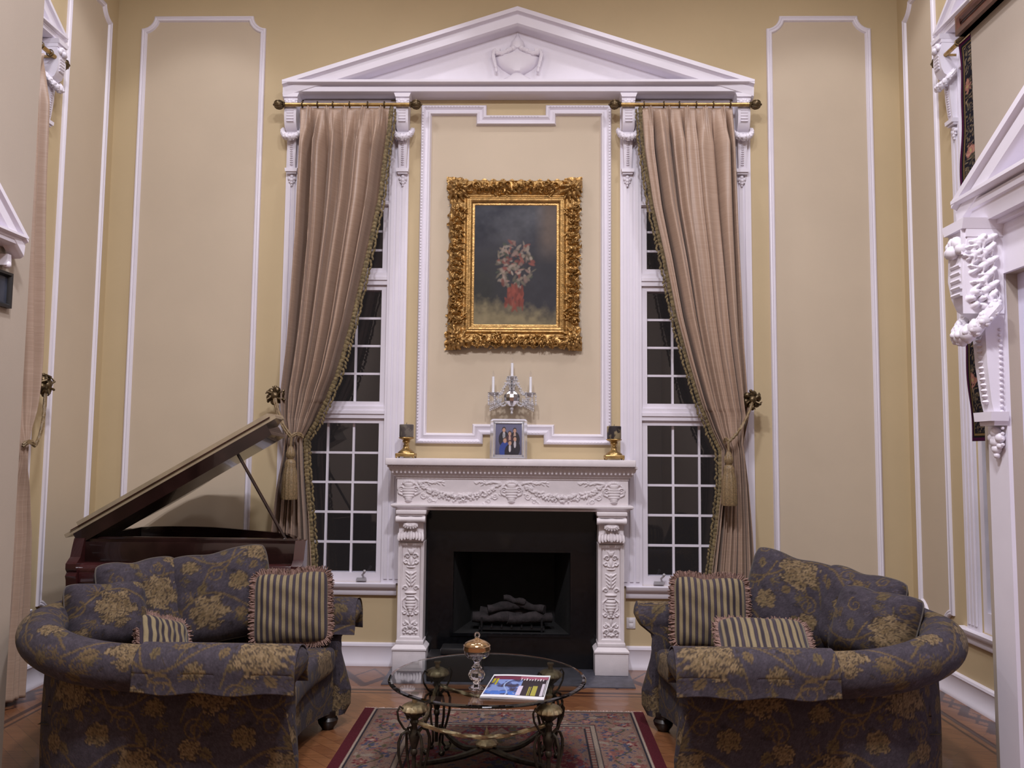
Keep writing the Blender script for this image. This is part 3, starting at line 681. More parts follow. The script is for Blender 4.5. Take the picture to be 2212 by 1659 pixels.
# ------------------------------------------------------------------ fireplace
def mapXY(a,b,h): return (a,b,h)
fc=.006
F=thing('fireplace_mantel','cream carved stone fireplace mantel with swag frieze and columns','fireplace',(fc,-.1,0))
mb=MB(); mb.box(-.843,.838,-.30,0,1.392,1.437,.006); mb.build('mantel_shelf',STONE,F)
path=[(-.775,0.0),(-.775,-.20),(.795,-.20),(.795,0.0)]
mb=MB(); mb.sweep(path,[(0,1.296),(-.006,1.300),(-.006,1.312),(-.02,1.318),(-.024,1.332),(-.036,1.345),(-.048,1.36),(-.05,1.372),(-.06,1.378),(-.06,1.393),(0,1.393)],mapXY,closed=False)
def row(x0,x1,y,z,rx,ry,rz,n):
    for k in range(n):
        x=x0+(x1-x0)*(k+.5)/n; mb.ball((x,y,z),(rx,ry,rz),5,8)
row(-.815,.835,-.24,1.350,.011,.012,.017,58); row(-.82,.84,-.262,1.384,.006,.006,.006,80); row(-.79,.81,-.214,1.325,.006,.006,.007,70)
mb.build('egg_moulding',STONE,F)
mb=MB(); mb.box(-.775,.795,-.199,-.0,1.125,1.300)
R=Relief(-.775,.795,1.128,1.296,.0034)
for ux in (-.695,.006,.70):
    # vase medallion with handles
    for z,w in ((1.158,.022),(1.168,.028),(1.182,.040),(1.20,.046),(1.218,.046),(1.234,.040),(1.248,.030),(1.258,.034)): R.bump(ux,z,w,.014,.020)
    for s in (-1,1): R.scroll(ux+s*.05,1.225,.022,s,1,.006,.012); R.stroke([(ux+s*.045,1.19),(ux+s*.068,1.20),(ux+s*.07,1.235),(ux+s*.05,1.26)],.007,.006,.012,14)
    for k in range(7): q=PI*(.1+.8*k/6); R.bump(ux+.035*cos(q),1.262+.018*sin(q),.011,None,.014)
    R.bump(ux,1.150,.025,.007,.018)
rr=np.random.default_rng(4)
for x0,x1 in ((-.625,-.075),(.085,.63)):
    xs_=np.linspace(0,1,46)
    for u in xs_:
        x=x0+(x1-x0)*u; z=1.268-.095*(1-(2*u-1)**2)**.8; w=.010+.016*sin(PI*u)
        for k in range(4): R.bump(x+rr.uniform(-.006,.006),z+rr.uniform(-w,w),rr.uniform(.006,.0105),None,.010+.010*sin(PI*u)*rr.random())
    for xe,s in ((x0,1),(x1,-1)):     # ribbons and leaf sprays above and below the swag
        R.stroke([(xe,1.272),(xe+s*.05,1.280),(xe+s*.09,1.268),(xe+s*.13,1.282),(xe+s*.17,1.275)],.008,.005,.011,26)
        for k in range(9): R.leaf(xe+s*(.03+.016*k),1.272+.006*sin(k*2.1),.022,.006,(.6 if k%2 else -.7)+(0 if s>0 else PI),.009)
        R.scroll(xe+s*.03,1.185,.022,s,-1,.005,.010); R.scroll(xe+s*.075,1.152,.016,s,1,.005,.009)
        for k in range(7): R.leaf(xe+s*(.005+.018*k),1.20-.010*k,.022,.006,rr.uniform(-1.4,1.4),.008)
    for k in range(8):
        x=(x0+x1)/2+(k-3.5)*.022; R.flower(x,1.178+.004*(k%2)+.0016*(k-3.5)**2*.6,.013,.020)
R.emit(mb,mapB,.1995)
mb.build('frieze',STONE,F,smooth=1.2)
mb=MB(); mb.sweep(path,[(0,1.086),(-.004,1.088),(-.006,1.098),(-.022,1.104),(-.034,1.112),(-.036,1.122),(-.03,1.128),(0,1.132)],mapXY,closed=False)
mb.box(-.775,.795,-.2,0,1.086,1.13); mb.build('architrave',STONE,F)
for sx,side in ((-1,'left'),(1,'right')):
    cx=-.673 if sx<0 else .682
    mb=MB(); mb.box(cx-.110,cx+.113,-.215,-.056,0.008,.165,.004)
    mb.sweep([(cx-.110,-.056),(cx-.110,-.215),(cx+.113,-.215),(cx+.113,-.056)],[(0,.150),(-.006,.155),(-.006,.165),(.008,.180),(.02,.190),(.02,.20)],mapXY,closed=False)
    mb.box(cx-.092,cx+.095,-.198,-.056,.19,.215,.004)
    pl=mb.build('plinth',STONE,F)
    mb=MB(); mb.box(cx-.087,cx+.088,-.170,0,.20,.87)
    mb.sweep([(cx-.087,.215),(cx+.088,.215),(cx+.088,.865),(cx-.087,.865)],[(0,.17),(0,.186),(.018,.186),(.022,.180),(.028,.172),(.030,.170)],mapB)
    R=Relief(cx-.058,cx+.059,.245,.835,.0032)
    for s in (-1,1):
        R.scroll(cx+s*.026,.775,.018,s,1,.005,.014); R.scroll(cx+s*.034,.738,.015,s,-1,.005,.013); R.leaf(cx+s*.008,.715,.032,.008,PI/2-s*1.0,.012); R.leaf(cx+s*.006,.80,.026,.008,PI/2-s*.7,.012)
        for k in range(4): R.leaf(cx+s*.006,.652-.026*k,.034,.008,PI/2-s*(1.0-.1*k),.012)
        R.scroll(cx+s*.036,.56,.016,s,1,.005,.012)
        R.stroke([(cx+s*.03,.50),(cx+s*.052,.48),(cx+s*.05,.44),(cx+s*.028,.415)],.006,.004,.011,14)
        R.scroll(cx+s*.038,.40,.014,s,-1,.005,.011); R.scroll(cx+s*.032,.285,.017,s,1,.006,.014); R.leaf(cx+s*.006,.32,.036,.008,PI/2-s*.9,.012); R.scroll(cx+s*.034,.325,.012,s,-1,.004,.011)
    R.flower(cx,.80,.016,.014); R.bump(cx,.735,.012,.03,.013); R.bump(cx,.70,.030,.006,.012); R.flower(cx,.655,.014,.013); R.bump(cx,.62,.010,.045,.012)
    R.bump(cx,.528,.040,.009,.017); R.bump(cx,.508,.032,.007,.016)
    for z,w in ((.485,.034),(.465,.036),(.445,.034),(.428,.026),(.412,.016),(.395,.012)): R.bump(cx,z,w,.015,.020)
    R.bump(cx,.382,.024,.006,.015); R.bump(cx,.35,.010,.03,.012); R.flower(cx,.305,.016,.014); R.scroll(cx,.268,.012,1,-1,.005,.012)
    for k in range(5): R.bump(cx+(k-2)*.020,.262+.004*(k%2),.009,None,.012)
    R.emit(mb,mapB,.1705); mb.build('pilaster',STONE,F,smooth=1.2)
    mb=MB(); mb.box(cx-.100,cx+.105,-.245,-.056,1.062,1.088,.004); mb.box(cx-.092,cx+.097,-.232,-.056,1.048,1.063,.003)
    mb.lathe([(0,-.10),(.022,-.10),(.024,-.09),(.019,-.07),(.018,-.03),(.021,0),(.018,.03),(.019,.07),(.024,.09),(.022,.10),(0,.10)],(cx,-.232,1.025),18,axis='x')
    G=[]
    for z,h in ((1.045,.215),(1.02,.220),(1.0,.212),(.98,.200),(.955,.196),(.93,.200),(.91,.206),(.893,.208),(.888,.200),(.872,.192),(.868,.17)):
        w=.083+.003*(h-.19)/.03; G.append([mapB(cx+x,z,hh) for x,hh in ((-w,.056),(-w,h),(w,h),(w,.056))])
    mb.grid(np.array(G))
    for k in range(7):
        q=(k-3)*.42; mb.tube([(cx+.006*sin(q),-.215,1.005),(cx+.036*sin(q),-.238,.995-.014*cos(q)),(cx+.05*sin(q),-.236,.985-.022*cos(q))],[.007,.010,.006],6)
    mb.ball((cx,-.226,.992),(.052,.014,.017),7,14)
    for s in (-1,1):
        for k in range(4):
            q=.25+.42*k; x=cx+s*(.012+.02*k); z=.905-.004*k
            mb.tube([(x,-.198,.955-.006*k),(x+s*.006,-.212,.925),(x+s*.010,-.224,z),(x+s*.006,-.226,z-.012)],[.007,.011,.010,.006],6)
        for u in np.linspace(0,2*PI*1.2,16): mb.ball((cx+s*(.06+.018*(1-u/9)*cos(u)),-.208,.922+.018*(1-u/9)*sin(u)),.007,4,6)
    mb.tube([(cx,-.196,.97),(cx,-.214,.93),(cx,-.228,.90),(cx,-.228,.888)],[.008,.014,.014,.008],6)
    mb.build('capital',STONE,F)
# black granite surround, firebox and hearth
t=thing('firebox','black granite fireplace surround with dark open firebox','firebox',(fc,-.05,0))
mb=MB(); holed(mb,-.5848,.5938,.009,1.0855,[(-.405,.425,.225,.805)],lambda a,b,h:(a,-.055-h,b),.05); mb.build('granite_surround',BLACK,t,smooth=None,recalc=False)
mb=MB()
mb.add([(-.40,-.05,.23),(.42,-.05,.23),(.32,.42,.23),(-.30,.42,.23),(-.40,-.05,.80),(.42,-.05,.80),(.32,.42,.80),(-.30,.42,.80)],[(0,1,2,3),(4,7,6,5),(3,2,6,7),(0,3,7,4),(1,5,6,2)]); mb.build('firebox_lining',SOOT,t,smooth=None)
mb=MB(); mb.sweep([(-.41,.22),(.43,.22),(.43,.81),(-.41,.81)],[(0,.055),(0,.062),(.016,.062),(.018,.045)],mapB); mb.build('metal_frame',BLACK,t)
mb=MB(); mb.box(-.22,.24,.03,.22,.245,.262)
for k in range(7): x=-.2+.07*k; mb.tube([(x,.02,.27),(x,.24,.27)],.007,6); 
for x in (-.2,.22): mb.tube([(x,.03,.23),(x,.03,.33)],.008,6)
mb.build('grate',DARKP,t)
for i,(x0,y0,z0,x1,y1,z1,r) in enumerate(((-.27,.10,.315,.06,.08,.325,.036),(-.02,.06,.318,.29,.12,.322,.038),(-.22,.19,.335,.25,.20,.34,.042),(-.16,.07,.385,.10,.16,.40,.032),(.02,.16,.41,.24,.09,.375,.028),(-.05,.13,.45,.10,.12,.42,.022))):
    mb=MB(); U=np.linspace(0,1,9); mb.tube([(x0+(x1-x0)*u,y0+(y1-y0)*u+.008*sin(7*u+i),z0+(z1-z0)*u+.006*cos(9*u+i)) for u in U],[r*(1+.12*sin(11*u+i)) for u in U],9)
    tag(mb.build('firewood_log',LOGM),['long charred log at the front left of the firebox','charred log at the front right of the firebox','thick charred log lying across the back of the grate','charred log leaning across the others, left of centre','short charred log leaning to the right on the pile','small charred stick topmost on the log pile'][i],'log','logs in the firebox')
mb=MB(); mb.box(-.81,.81,-.475,-.0,-.02,.008,.002); tag(mb.build('hearth_slab',SLATE),'dark grey slate hearth slab on the floor under the fireplace','hearth')
mb=MB(); mb.box(-.525,-.165,-.45,-.245,.009,.175,.008); o=tag(mb.build('media_box',DARKP),'low black box standing on the hearth at the left of the firebox','box')
mb=MB(); mb.box(-.44,-.24,-.42,-.28,.176,.222,.012); o=tag(mb.build('cable_receiver',DARKP),'small black electronic box lying on top of the low black box','electronics')

# ------------------------------------------------------------------ framed painting
def fractal(shape,c,seed,o=4):
    H=np.zeros(shape)
    for k in range(o): H+=smooth_noise(shape,(c[0]*2**k,c[1]*2**k),seed+k)/2**k
    return H/ sum(1/2**k for k in range(o))
a0,a1,b0,b1=-.477,.484,2.213,3.456; ia0,ia1,ib0,ib1=-.277,.306,2.392,3.252
PT=thing('framed_painting','framed painting with ornate gilt frame hanging above the mantel','painting',(0,-.04,2.2))
R=Relief(a0-.01,a1+.01,b0-.01,b1+.01,.0036)
A,B=R.A,R.B
din=np.maximum(np.maximum(ia0-A,A-ia1),np.maximum(ib0-B,B-ib1))     # distance outwards from sight edge
sx=np.where(A<(ia0+ia1)/2,(ia0-A),(A-ia1)); sz=np.where(B<(ib0+ib1)/2,ib0-B,B-ib1)
tt=din/.19
base=np.interp(din,[-.01,0,.004,.02,.024,.040,.046,.058,.062,.075,.09,.14,.175,.19],[.02,.022,.026,.026,.040,.046,.040,.046,.036,.030,.038,.060,.046,.02])
R.H=np.zeros_like(A)
r=np.random.default_rng(11)
def side_orn(fn_pos,L,seed):
    rr=np.random.default_rng(seed); n=int(L/.05)
    for k in range(n):
        s=(k+.5)/n*L
        for sg in (-1,1):
            x,z=fn_pos(s+rr.uniform(-.01,.01),.125+sg*.022); R.scroll(x,z,rr.uniform(.014,.022),sg*(1 if k%2 else -1),1 if rr.random()<.5 else -1,.0055,.022)
        for q in range(5):
            x,z=fn_pos(s+rr.uniform(-.025,.025),.125+rr.uniform(-.05,.055)); R.leaf(x,z,rr.uniform(.02,.04),.008,rr.uniform(0,2*PI),.022)
        x,z=fn_pos(s,.125); R.flower(x,z,.016,.028)
Wd=ia1-ia0; Hd=ib1-ib0
side_orn(lambda s,d:(ia0+s,ib1+d),Wd,1); side_orn(lambda s,d:(ia0+s,ib0-d),Wd,2); side_orn(lambda s,d:(ia0-d,ib0+s),Hd,3); side_orn(lambda s,d:(ia1+d,ib0+s),Hd,4)
for cx,sx_ in ((ia0,-1),(ia1,1)):
    for cz,sz_ in ((ib0,-1),(ib1,1)):
        x,z=cx+sx_*.115,cz+sz_*.115
        for k in range(9): q=k*2*PI/9; R.bump(x+.042*cos(q),z+.042*sin(q),.030,.020,.034,q)
        for k in range(6): q=k*PI/3+.3; R.bump(x+.02*cos(q),z+.02*sin(q),.017,.012,.046,q)
        R.bump(x,z,.010,None,.054)
        for k in range(12):
            q=k*2*PI/12+.2; R.leaf(x+.06*cos(q),z+.06*sin(q),.036,.012,q+.4,.030)
        R.scroll(x-sx_*.12,z+sz_*.02,.03,-sx_,sz_,.008,.026); R.scroll(x+sx_*.02,z-sz_*.13,.03,sx_,-sz_,.008,.026)
        R.scroll(cx+sx_*.05,cz-sz_*.05,.026,sx_,1,.007,.028)
N=fractal(A.shape,(40,52),21,3)
Hh=base+R.H*np.clip((din-.05)/.02,0,1)+ (N-.5)*.018*np.clip((din-.07)/.03,0,1)
edge=np.minimum(np.minimum(A-a0,a1-A),np.minimum(B-b0,b1-B))
cor=np.maximum(0,1-np.hypot(np.minimum(np.abs(A-a0),np.abs(A-a1)),np.minimum(np.abs(B-b0),np.abs(B-b1)))/.16)
wob=.010+.012*np.sin(A*95)*np.sin(B*95+1)-.03*cor+.012*(fractal(A.shape,(30,40),5,2)-.5)*2
keep=(din>-.004)&((edge>wob)|(R.H>.012))
G=np.stack([A,-(Hh*1.0+.0),B],-1)
idx=-np.ones(A.shape,int); V=[];F_=[]
kk=np.argwhere(keep[:-1,:-1]&keep[1:,:-1]&keep[:-1,1:]&keep[1:,1:])
used=np.zeros(A.shape,bool)
for i,j in kk: used[i:i+2,j:j+2]=True
ids=np.cumsum(used.ravel()).reshape(used.shape)-1
V=G[used]; F_=[(ids[i,j],ids[i+1,j],ids[i+1,j+1],ids[i,j+1]) for i,j in kk]
mb=MB(); mb.add(V,F_)
mb.sweep([(ia0-.16,ib0-.15),(ia1+.16,ib0-.15),(ia1+.16,ib1+.15),(ia0-.16,ib1+.15)],[(0,.002),(0,.03),(.12,.03)],mapB)
mb.build('gilt_frame',GOLD,PT,smooth=1.3,recalc=False)
nx,nz=150,220
u=np.linspace(0,1,nx)[:,None]+0*np.linspace(0,1,nz)[None,:]; v=np.linspace(0,1,nz)[None,:]+0*u
n1=fractal((nx,nz),(5,7),31,4); n2=fractal((nx,nz),(14,20),37,3)
C=np.zeros((nx,nz,3)); C[:]=(.026,.025,.030)
sky=np.clip((v-.55)*3,0,1)[...,None]; C=C*(1-sky)+sky*(np.array([.050,.052,.062])+ (n1[...,None]-.5)*.11)
lf=(np.clip((.62-v)*4+(n2-.5),0,1)*np.clip((.42-u)*4,0,1))[...,None]; C=C*(1-lf)+lf*np.array([.022,.022,.02])
gr=np.clip((.20-v)*7+(.55-u)*.8+(n2-.5)*.8,0,1)[...,None]; C=C*(1-gr)+gr*np.array([.19,.155,.085])
br=(np.clip((u-.72)*6,0,1)*np.clip((v-.5)*5,0,1))[...,None]; C=C*(1-br)+br*np.array([.10,.075,.06])
def blob(cx,cz,rx,rz,col,p=2.2,wn=.5):
    global C
    d=((u-cx)/rx)**2+((v-cz)/rz)**2+(n2-.5)*wn; m=np.clip(1.25-d,0,1)[...,None]**.8; C=C*(1-m)+m*np.array(col)
# soft abstract bouquet-like colour masses (generic stand-in)
bl=np.random.default_rng(15)
def stroke(cx,cz,L_,W_,an,col,al=.85):      # loose brush strokes, a generic bouquet
    global C
    x=(u-cx)*.58; z=(v-cz)*.86; p=(x*cos(an)+z*sin(an))/L_; q=(-x*sin(an)+z*cos(an))/W_
    m=(np.clip(1.2-(p*p+q*q)-(n2-.5)*1.2,0,1)*al)[...,None]; C=C*(1-m)+m*np.array(col)
for k in range(150):
    q=bl.uniform(0,2*PI); d_=bl.random()**.55; cx_,cz_=.49+.25*d_*cos(q),.50+.20*d_*sin(q)
    c_=[(.30,.25,.20),(.24,.19,.145),(.20,.06,.045),(.14,.12,.085),(.27,.18,.145),(.05,.06,.04)][bl.integers(0,6)]
    stroke(cx_,cz_,bl.uniform(.012,.034),bl.uniform(.006,.014),bl.uniform(0,PI),np.array(c_)*bl.uniform(.6,1.15))
for k in range(60):
    stroke(.49+bl.uniform(-.10,.10),.22+bl.uniform(-.09,.09),bl.uniform(.02,.04),bl.uniform(.008,.014),PI/2+bl.uniform(-.5,.5),np.array((.19,.045,.03))*bl.uniform(.6,1.3))
C=np.clip(C*(.8+.45*n2[...,None]),.004,1)
P=np.stack([ia0-.006+u*(ia1-ia0+.012),np.full_like(u,-.024),ib0-.006+v*(ib1-ib0+.012)],-1)
mb=MB(); mb.grid(P,C); mb.build('canvas',VCOL,PT,smooth=None,recalc=False)

# ------------------------------------------------------------------ crystal wall sconce
S=thing('wall_sconce','crystal three-candle wall sconce hanging below the painting','sconce',(0,-.02,1.86))
mb=MB(); mb.lathe([(0,0),(.05,0),(.05,.008),(.03,.016),(.012,.03),(.012,.06),(0,.06)],(0,-.001,1.86),20,M=Matrix.Rotation(PI/2,3,'X')); mb.build('back_plate',CHROME,S)
mb=MB(); mb.ball((0,-.09,1.862),.062,9,14); mb.build('mirrored_ball',CHROME,S,smooth=None)
mb=MB(); mb.lathe([(0,1.915),(.016,1.92),(.012,1.94),(.018,1.955),(.010,1.97),(.012,1.99),(.03,2.0),(.036,2.012),(.034,2.014),(0,2.008)],(0,-.09,0),14); mb.build('crystal_stem',CRYS2,S); mb=MB(); mb.lathe([(0,1.805),(.02,1.81),(.01,1.80),(.014,1.785),(.006,1.77),(.010,1.755),(0,1.745)],(0,-.09,0),10); mb.build('crystal_pendant',CRYS2,S)
for s in (-1,1):
    mb=MB(); mb.tube([(s*.03,-.09,1.84),(s*.07,-.10,1.82),(s*.11,-.115,1.835),(s*.13,-.12,1.875)],.006,8); mb.lathe([(0,1.87),(.012,1.872),(.034,1.888),(.040,1.896),(.036,1.897),(0,1.89)],(s*.13,-.12,0),14); mb.build('crystal_arm',CRYS2,S)
for x,y,z,h in ((0,-.09,2.012,.095),(-.13,-.12,1.893,.115),(.13,-.12,1.893,.115)):
    mb=MB(); mb.tube([(x,y,z),(x,y,z+h)],.0095,12); c=mb.build('candle_tube',CANDLEW,S)
    mb=MB(); mb.lathe([(0,z+h),(.004,z+h),(.007,z+h+.014),(.004,z+h+.032),(0,z+h+.045)],(x,y,0),8); mb.build('candle_bulb',CRYSTAL,c)
mb=MB()
def beads(p,q,sag,n,r=.0055):
    for k in range(n):
        u=(k+.5)/n; x=[p[i]+(q[i]-p[i])*u for i in range(3)]; x[2]-=sag*4*u*(1-u); mb.ball(x,r*(1.0+.5*(k%2)),4,6)
for s in (-1,1):
    for k in range(7):
        q=-.5+k*.5; beads((s*(.075+.012*k),-.118,1.86-.004*k),(s*(.078+.012*k),-.118,1.80-.006*k),0,5); 
    beads((s*.05,-.12,1.93),(s*.10,-.12,1.90),.03,10); beads((s*.03,-.13,1.97),(s*.052,-.13,1.93),.0,6)
    beads((s*.034,-.10,2.005),(s*.012,-.11,1.915),.0,8); beads((s*.036,-.10,2.0),(s*.125,-.125,1.89),.05,12); beads((s*.12,-.125,1.885),(s*.03,-.12,1.83),.05,12); beads((0,-.13,1.99),(0,-.145,1.91),0,7)
    for k in range(5):
        q=k*2*PI/5; p=(s*.13+.037*cos(q),-.12+.037*sin(q),1.892); beads(p,(p[0],p[1],1.835),0,4); mb.ball((p[0],p[1],1.82),(.006,.006,.014),5,6)
for k in range(6):
    q=k*PI/3; p=(.034*cos(q),-.09+.034*sin(q),2.01); beads(p,(p[0],p[1],1.97),0,3); mb.ball((p[0],p[1],1.958),(.006,.006,.012),5,6)
mb.build('crystal_drops',CRYS2,S,smooth=None)

# ------------------------------------------------------------------ mantel ornaments
ZM=1.437
def candlestick(label,x,cm,square):
    y=-.17; t=thing('candle_holder',label,'candle holder',(x,y,ZM),group='candle holders on the mantel')
    mb=MB()
    for sx_ in (-1,1):
        for sy in (-1,1): mb.ball((x+sx_*.058,y+sy*.058,ZM+.008),.008,5,8)
    mb.box(x-.066,x+.066,y-.066,y+.066,ZM+.010,ZM+.034,.006)
    mb.build('base',BRASS,t)
    mb=MB(); mb.lathe([(0,.034),(.058,.034),(.055,.042),(.04,.055),(.026,.066),(.020,.078),(.022,.086),(.016,.094),(.020,.104),(.028,.112),(.024,.120),(.034,.128),(.050,.134),(.054,.140),(.052,.143),(0,.143)],(x,y,ZM),24); mb.build('stem',BRASS,t)
    c=thing('pillar_candle',{0:'grey marbled pillar candle on the left mantel candle holder',1:'black and gold mottled pillar candle on the right mantel candle holder'}[square],'candle',(x,y,ZM+.143),group='pillar candles on the mantel')
    mb=MB(); mb.lathe([(0,.0),(.047,0),(.049,.004),(.049,.084),(.045,.088),(.02,.085),(0,.084)],(x,y,ZM+.1435),28); mb.build('wax_body',cm,c)
    mb=MB(); mb.tube([(x,y,ZM+.227),(x+.001,y,ZM+.244)],.0016,6); mb.build('wick',DARKP,c)
candlestick('brass candle holder on the mantel, left end',-.722,marble_candle('grey_candle',(.10,.085,.08),(.17,.15,.125),22),0)
candlestick('brass candle holder on the mantel, right end',.704,marble_candle('mottled_candle',(.03,.025,.028),(.30,.24,.14),18),1)
# family photograph in a crystal frame
t=thing('photo_frame','family photograph in a crystal frame standing on the mantel centre','photo frame',(-.015,-.2,ZM))
TL=math.radians(-9)
def mapP(a,b,h):   # leaning back: a across, b up, h out
    return (-.017+a, -.225-h*cos(TL)+b*sin(-TL), ZM+.002+b*cos(TL)+h*.0)
mb=MB(); pth=[]
for ca,cb,t0 in ((-.112,.006,180),(.112,.006,270),(.112,.262,0),(-.112,.262,90)):
    for k in range(5): q=math.radians(t0+90*k/4); pth.append((ca*.93+.012*cos(q)*1.2,cb+.004*(1 if cb<.1 else -1)+.010*sin(q)))
mb.sweep(pth,[(-.004,0),(-.008,.004),(-.003,.012),(.006,.016),(.014,.011),(.022,.012),(.026,.004),(.026,0)],mapP)
mb.build('crystal_border',CRYS3,t,smooth=None)
mb=MB(); mb.sweep([(-.093,.024),(.093,.024),(.093,.246),(-.093,.246)],[(-.002,0),(-.002,.006),(.003,.007),(.004,.0)],mapP)
mb.poly([(-.108,.006),(.108,.006),(.108,.262),(-.108,.262)],mapP,-.006,-.001); mb.build('silver_backing',CHROME,t)
mb=MB(); mb.tube([(-.017,-.19,ZM+.20),(-.017,-.10,ZM+.003)],.006,6); mb.build('easel_strut',DARKP,t)
nx,nz=110,130; u=np.linspace(0,1,nx)[:,None]+0*np.linspace(0,1,nz)[None,:]; v=np.linspace(0,1,nz)[None,:]+0*u
C=np.zeros((nx,nz,3)); C[:]=np.array([.10,.10,.17]); C*= (.7+.5*v)[...,None]
def el(cx,cz,rx,rz,col): C[(((u-cx)/rx)**2+((v-cz)/rz)**2)<1]=col
def person(x,z,s,suit,skin=(.42,.24,.17),hair=(.02,.014,.012),shirt=None,tie=None):
    el(x,z-.30*s,.20*s,.26*s,suit)
    if shirt is not None:
        el(x,z-.17*s,.045*s,.12*s,shirt)
        if tie is not None: el(x,z-.19*s,.012*s,.10*s,tie)
    el(x,z+.01*s,.075*s,.085*s,hair); el(x,z-.01*s,.058*s,.07*s,skin)
dk=(.014,.012,.02)
person(.32,.80,1.0,(.018,.016,.024),shirt=(.5,.48,.5),tie=(.03,.03,.06)); person(.73,.78,.95,(.02,.015,.022),shirt=(.38,.25,.2)); person(.54,.68,.95,(.05,.02,.03),shirt=(.4,.25,.2),hair=(.03,.018,.014))
person(.74,.51,1.0,(.016,.014,.022),shirt=(.40,.36,.38)); person(.36,.46,1.05,(.025,.05,.22),hair=(.10,.07,.05)); person(.55,.38,1.0,(.014,.012,.02),shirt=(.45,.42,.44),hair=(.05,.035,.03))
mb=MB(); G=np.array([[mapP(-.09+.18*uu,.027+.216*vv,.003) for vv in np.linspace(0,1,nz)] for uu in np.linspace(0,1,nx)]); mb.grid(G,C); mb.build('photograph',VPAPER,t,smooth=None,recalc=False)
# ------------------------------------------------------------------ grand piano
t=thing('grand_piano','dark mahogany grand piano with raised lid in the left corner','piano',(-1.9,-.5,0))
OUT=[(-2.56,-.94),(-1.19,-.94),(-1.265,-.80),(-1.35,-.62),(-1.44,-.48),(-1.58,-.37),(-1.73,-.29),(-1.88,-.20),(-2.02,-.125),(-2.18,-.085),(-2.35,-.08),(-2.48,-.11),(-2.56,-.18)]
def insetp(P,d): return inset(P,d)
mb=MB(); I2=insetp(OUT,.035); n=len(OUT)
def ring(P,z): return [(x,y,z) for x,y in P]
V=ring(OUT,.66)+ring(OUT,.95)+ring(I2,.95)+ring(I2,.82)
Fx=[]
for l in range(3): Fx+=[(l*n+i,l*n+(i+1)%n,(l+1)*n+(i+1)%n,(l+1)*n+i) for i in range(n) if not (l>=1 and i==0)]
Fx.append(tuple(range(n))[::-1]); mb.add(V,Fx); mb.build('rim',MAHOG,t,smooth=.5)
mb=MB(); I3=insetp(OUT,.036); mb.add(ring(I3,.84),[tuple(range(n))]); mb.build('soundboard',mat('soundboard',(.05,.03,.015),.4),t,smooth=None)
mb=MB(); mb.tube([(-2.50,-.80,.905),(-1.34,-.80,.905)],.016,8); mb.box(-2.52,-1.36,-.86,-.74,.870,.895,.006)
for k in range(11): x=-2.48+.09*k; mb.tube([(x,-.76,.90),(min(x+.05,-1.5),-.40-.02*(14-k)*.3,.875)],.004,5)
mb.build('iron_plate',mat('bronze_plate',(.30,.22,.11),.35,.6,var=.2),t)
mb=MB(); mb.box(-2.503,-1.25,-.955,-.915,.80,.935,.004); mb.box(-2.503,-1.25,-.93,-.90,.935,.962,.004); mb.build('name_board',MAHOG,t)
mb=MB(); G=[]
for q in np.linspace(-.3,PI*.75,12): G.append([(-2.503,-.955-.062*cos(q),.775+.042*sin(q)),(-1.25,-.955-.062*cos(q),.775+.042*sin(q))])
mb.grid(np.array(G)); mb.box(-2.503,-1.25,-1.02,-.93,.70,.765,.008); mb.build('fallboard',MAHOGR,t)
for x in (-2.565,-1.247):
    mb=MB(); prof=[(-.93,.66),(-1.03,.66),(-1.035,.72),(-1.045,.745),(-1.03,.765),(-1.045,.785),(-1.045,.815),(-1.02,.835),(-1.0,.85),(-.985,.90),(-.965,.955),(-.93,.958)]
    mb.poly(prof,lambda a,b,h,x=x:(x+h,a,b),0,.062); mb.build('cheek',MAHOGR,t,smooth=.5)
th=math.radians(30.3); hx,hz=-2.622,.955
def lidp(a,b,h): # a along lid, b = y
    return (hx+a*cos(th)-h*sin(th),b,hz+a*sin(th)+h*cos(th))
LO=[(0,-.955),(1.43,-.955),(1.42,-.80),(1.31,-.62),(1.19,-.48),(1.05,-.37),(.90,-.29),(.74,-.20),(.60,-.125),(.44,-.085),(.27,-.08),(.12,-.11),(0,-.18)]
mb=MB(); mb.poly([(a,b) for a,b in LO],lidp,.0,.022); l=mb.build('lid',LIDTOP,t,smooth=.4)
mb=MB(); mb.poly([(.05,-.958),(1.36,-.958),(1.34,-.64),(.05,-.60)],lidp,-.075,-.001); mb.build('lid_rail',MAHOG,l,smooth=None)
mb=MB(); mb.poly([(.10,-.962),(1.40,-.962),(1.40,-.66),(.10,-.66)],lidp,.023,.050); mb.build('folded_front_flap',LIDTOP,l,smooth=None)
mb=MB(); mb.tube([lidp(.05,-.964,.023),lidp(1.40,-.964,.023)],.003,6); mb.build('piano_hinge',MAHOGR,l)
mb=MB(); mb.tube([(-1.63,-.90,1.46),(-1.325,-.90,.955)],.010,8); mb.build('prop_stick',MAHOG,t)
for x,y in ((-2.48,-.85),(-1.30,-.85),(-2.15,-.2)):
    mb=MB(); mb.lathe([(0,.0),(.02,.0),(.022,.04),(.03,.06),(.04,.1),(.045,.3),(.06,.5),(.05,.55),(.075,.6),(.075,.665),(0,.665)],(x,y,0),16); mb.build('leg',MAHOG,t)
mb=MB(); mb.box(-1.98,-1.80,-.80,-.77,.12,.66); mb.box(-2.02,-1.76,-.83,-.74,.08,.14,.01)
for k in range(3): mb.tube([(-1.95+.06*k,-.83,.09),(-1.95+.06*k,-.92,.075)],.009,6)
mb.build('pedal_lyre',MAHOG,t)

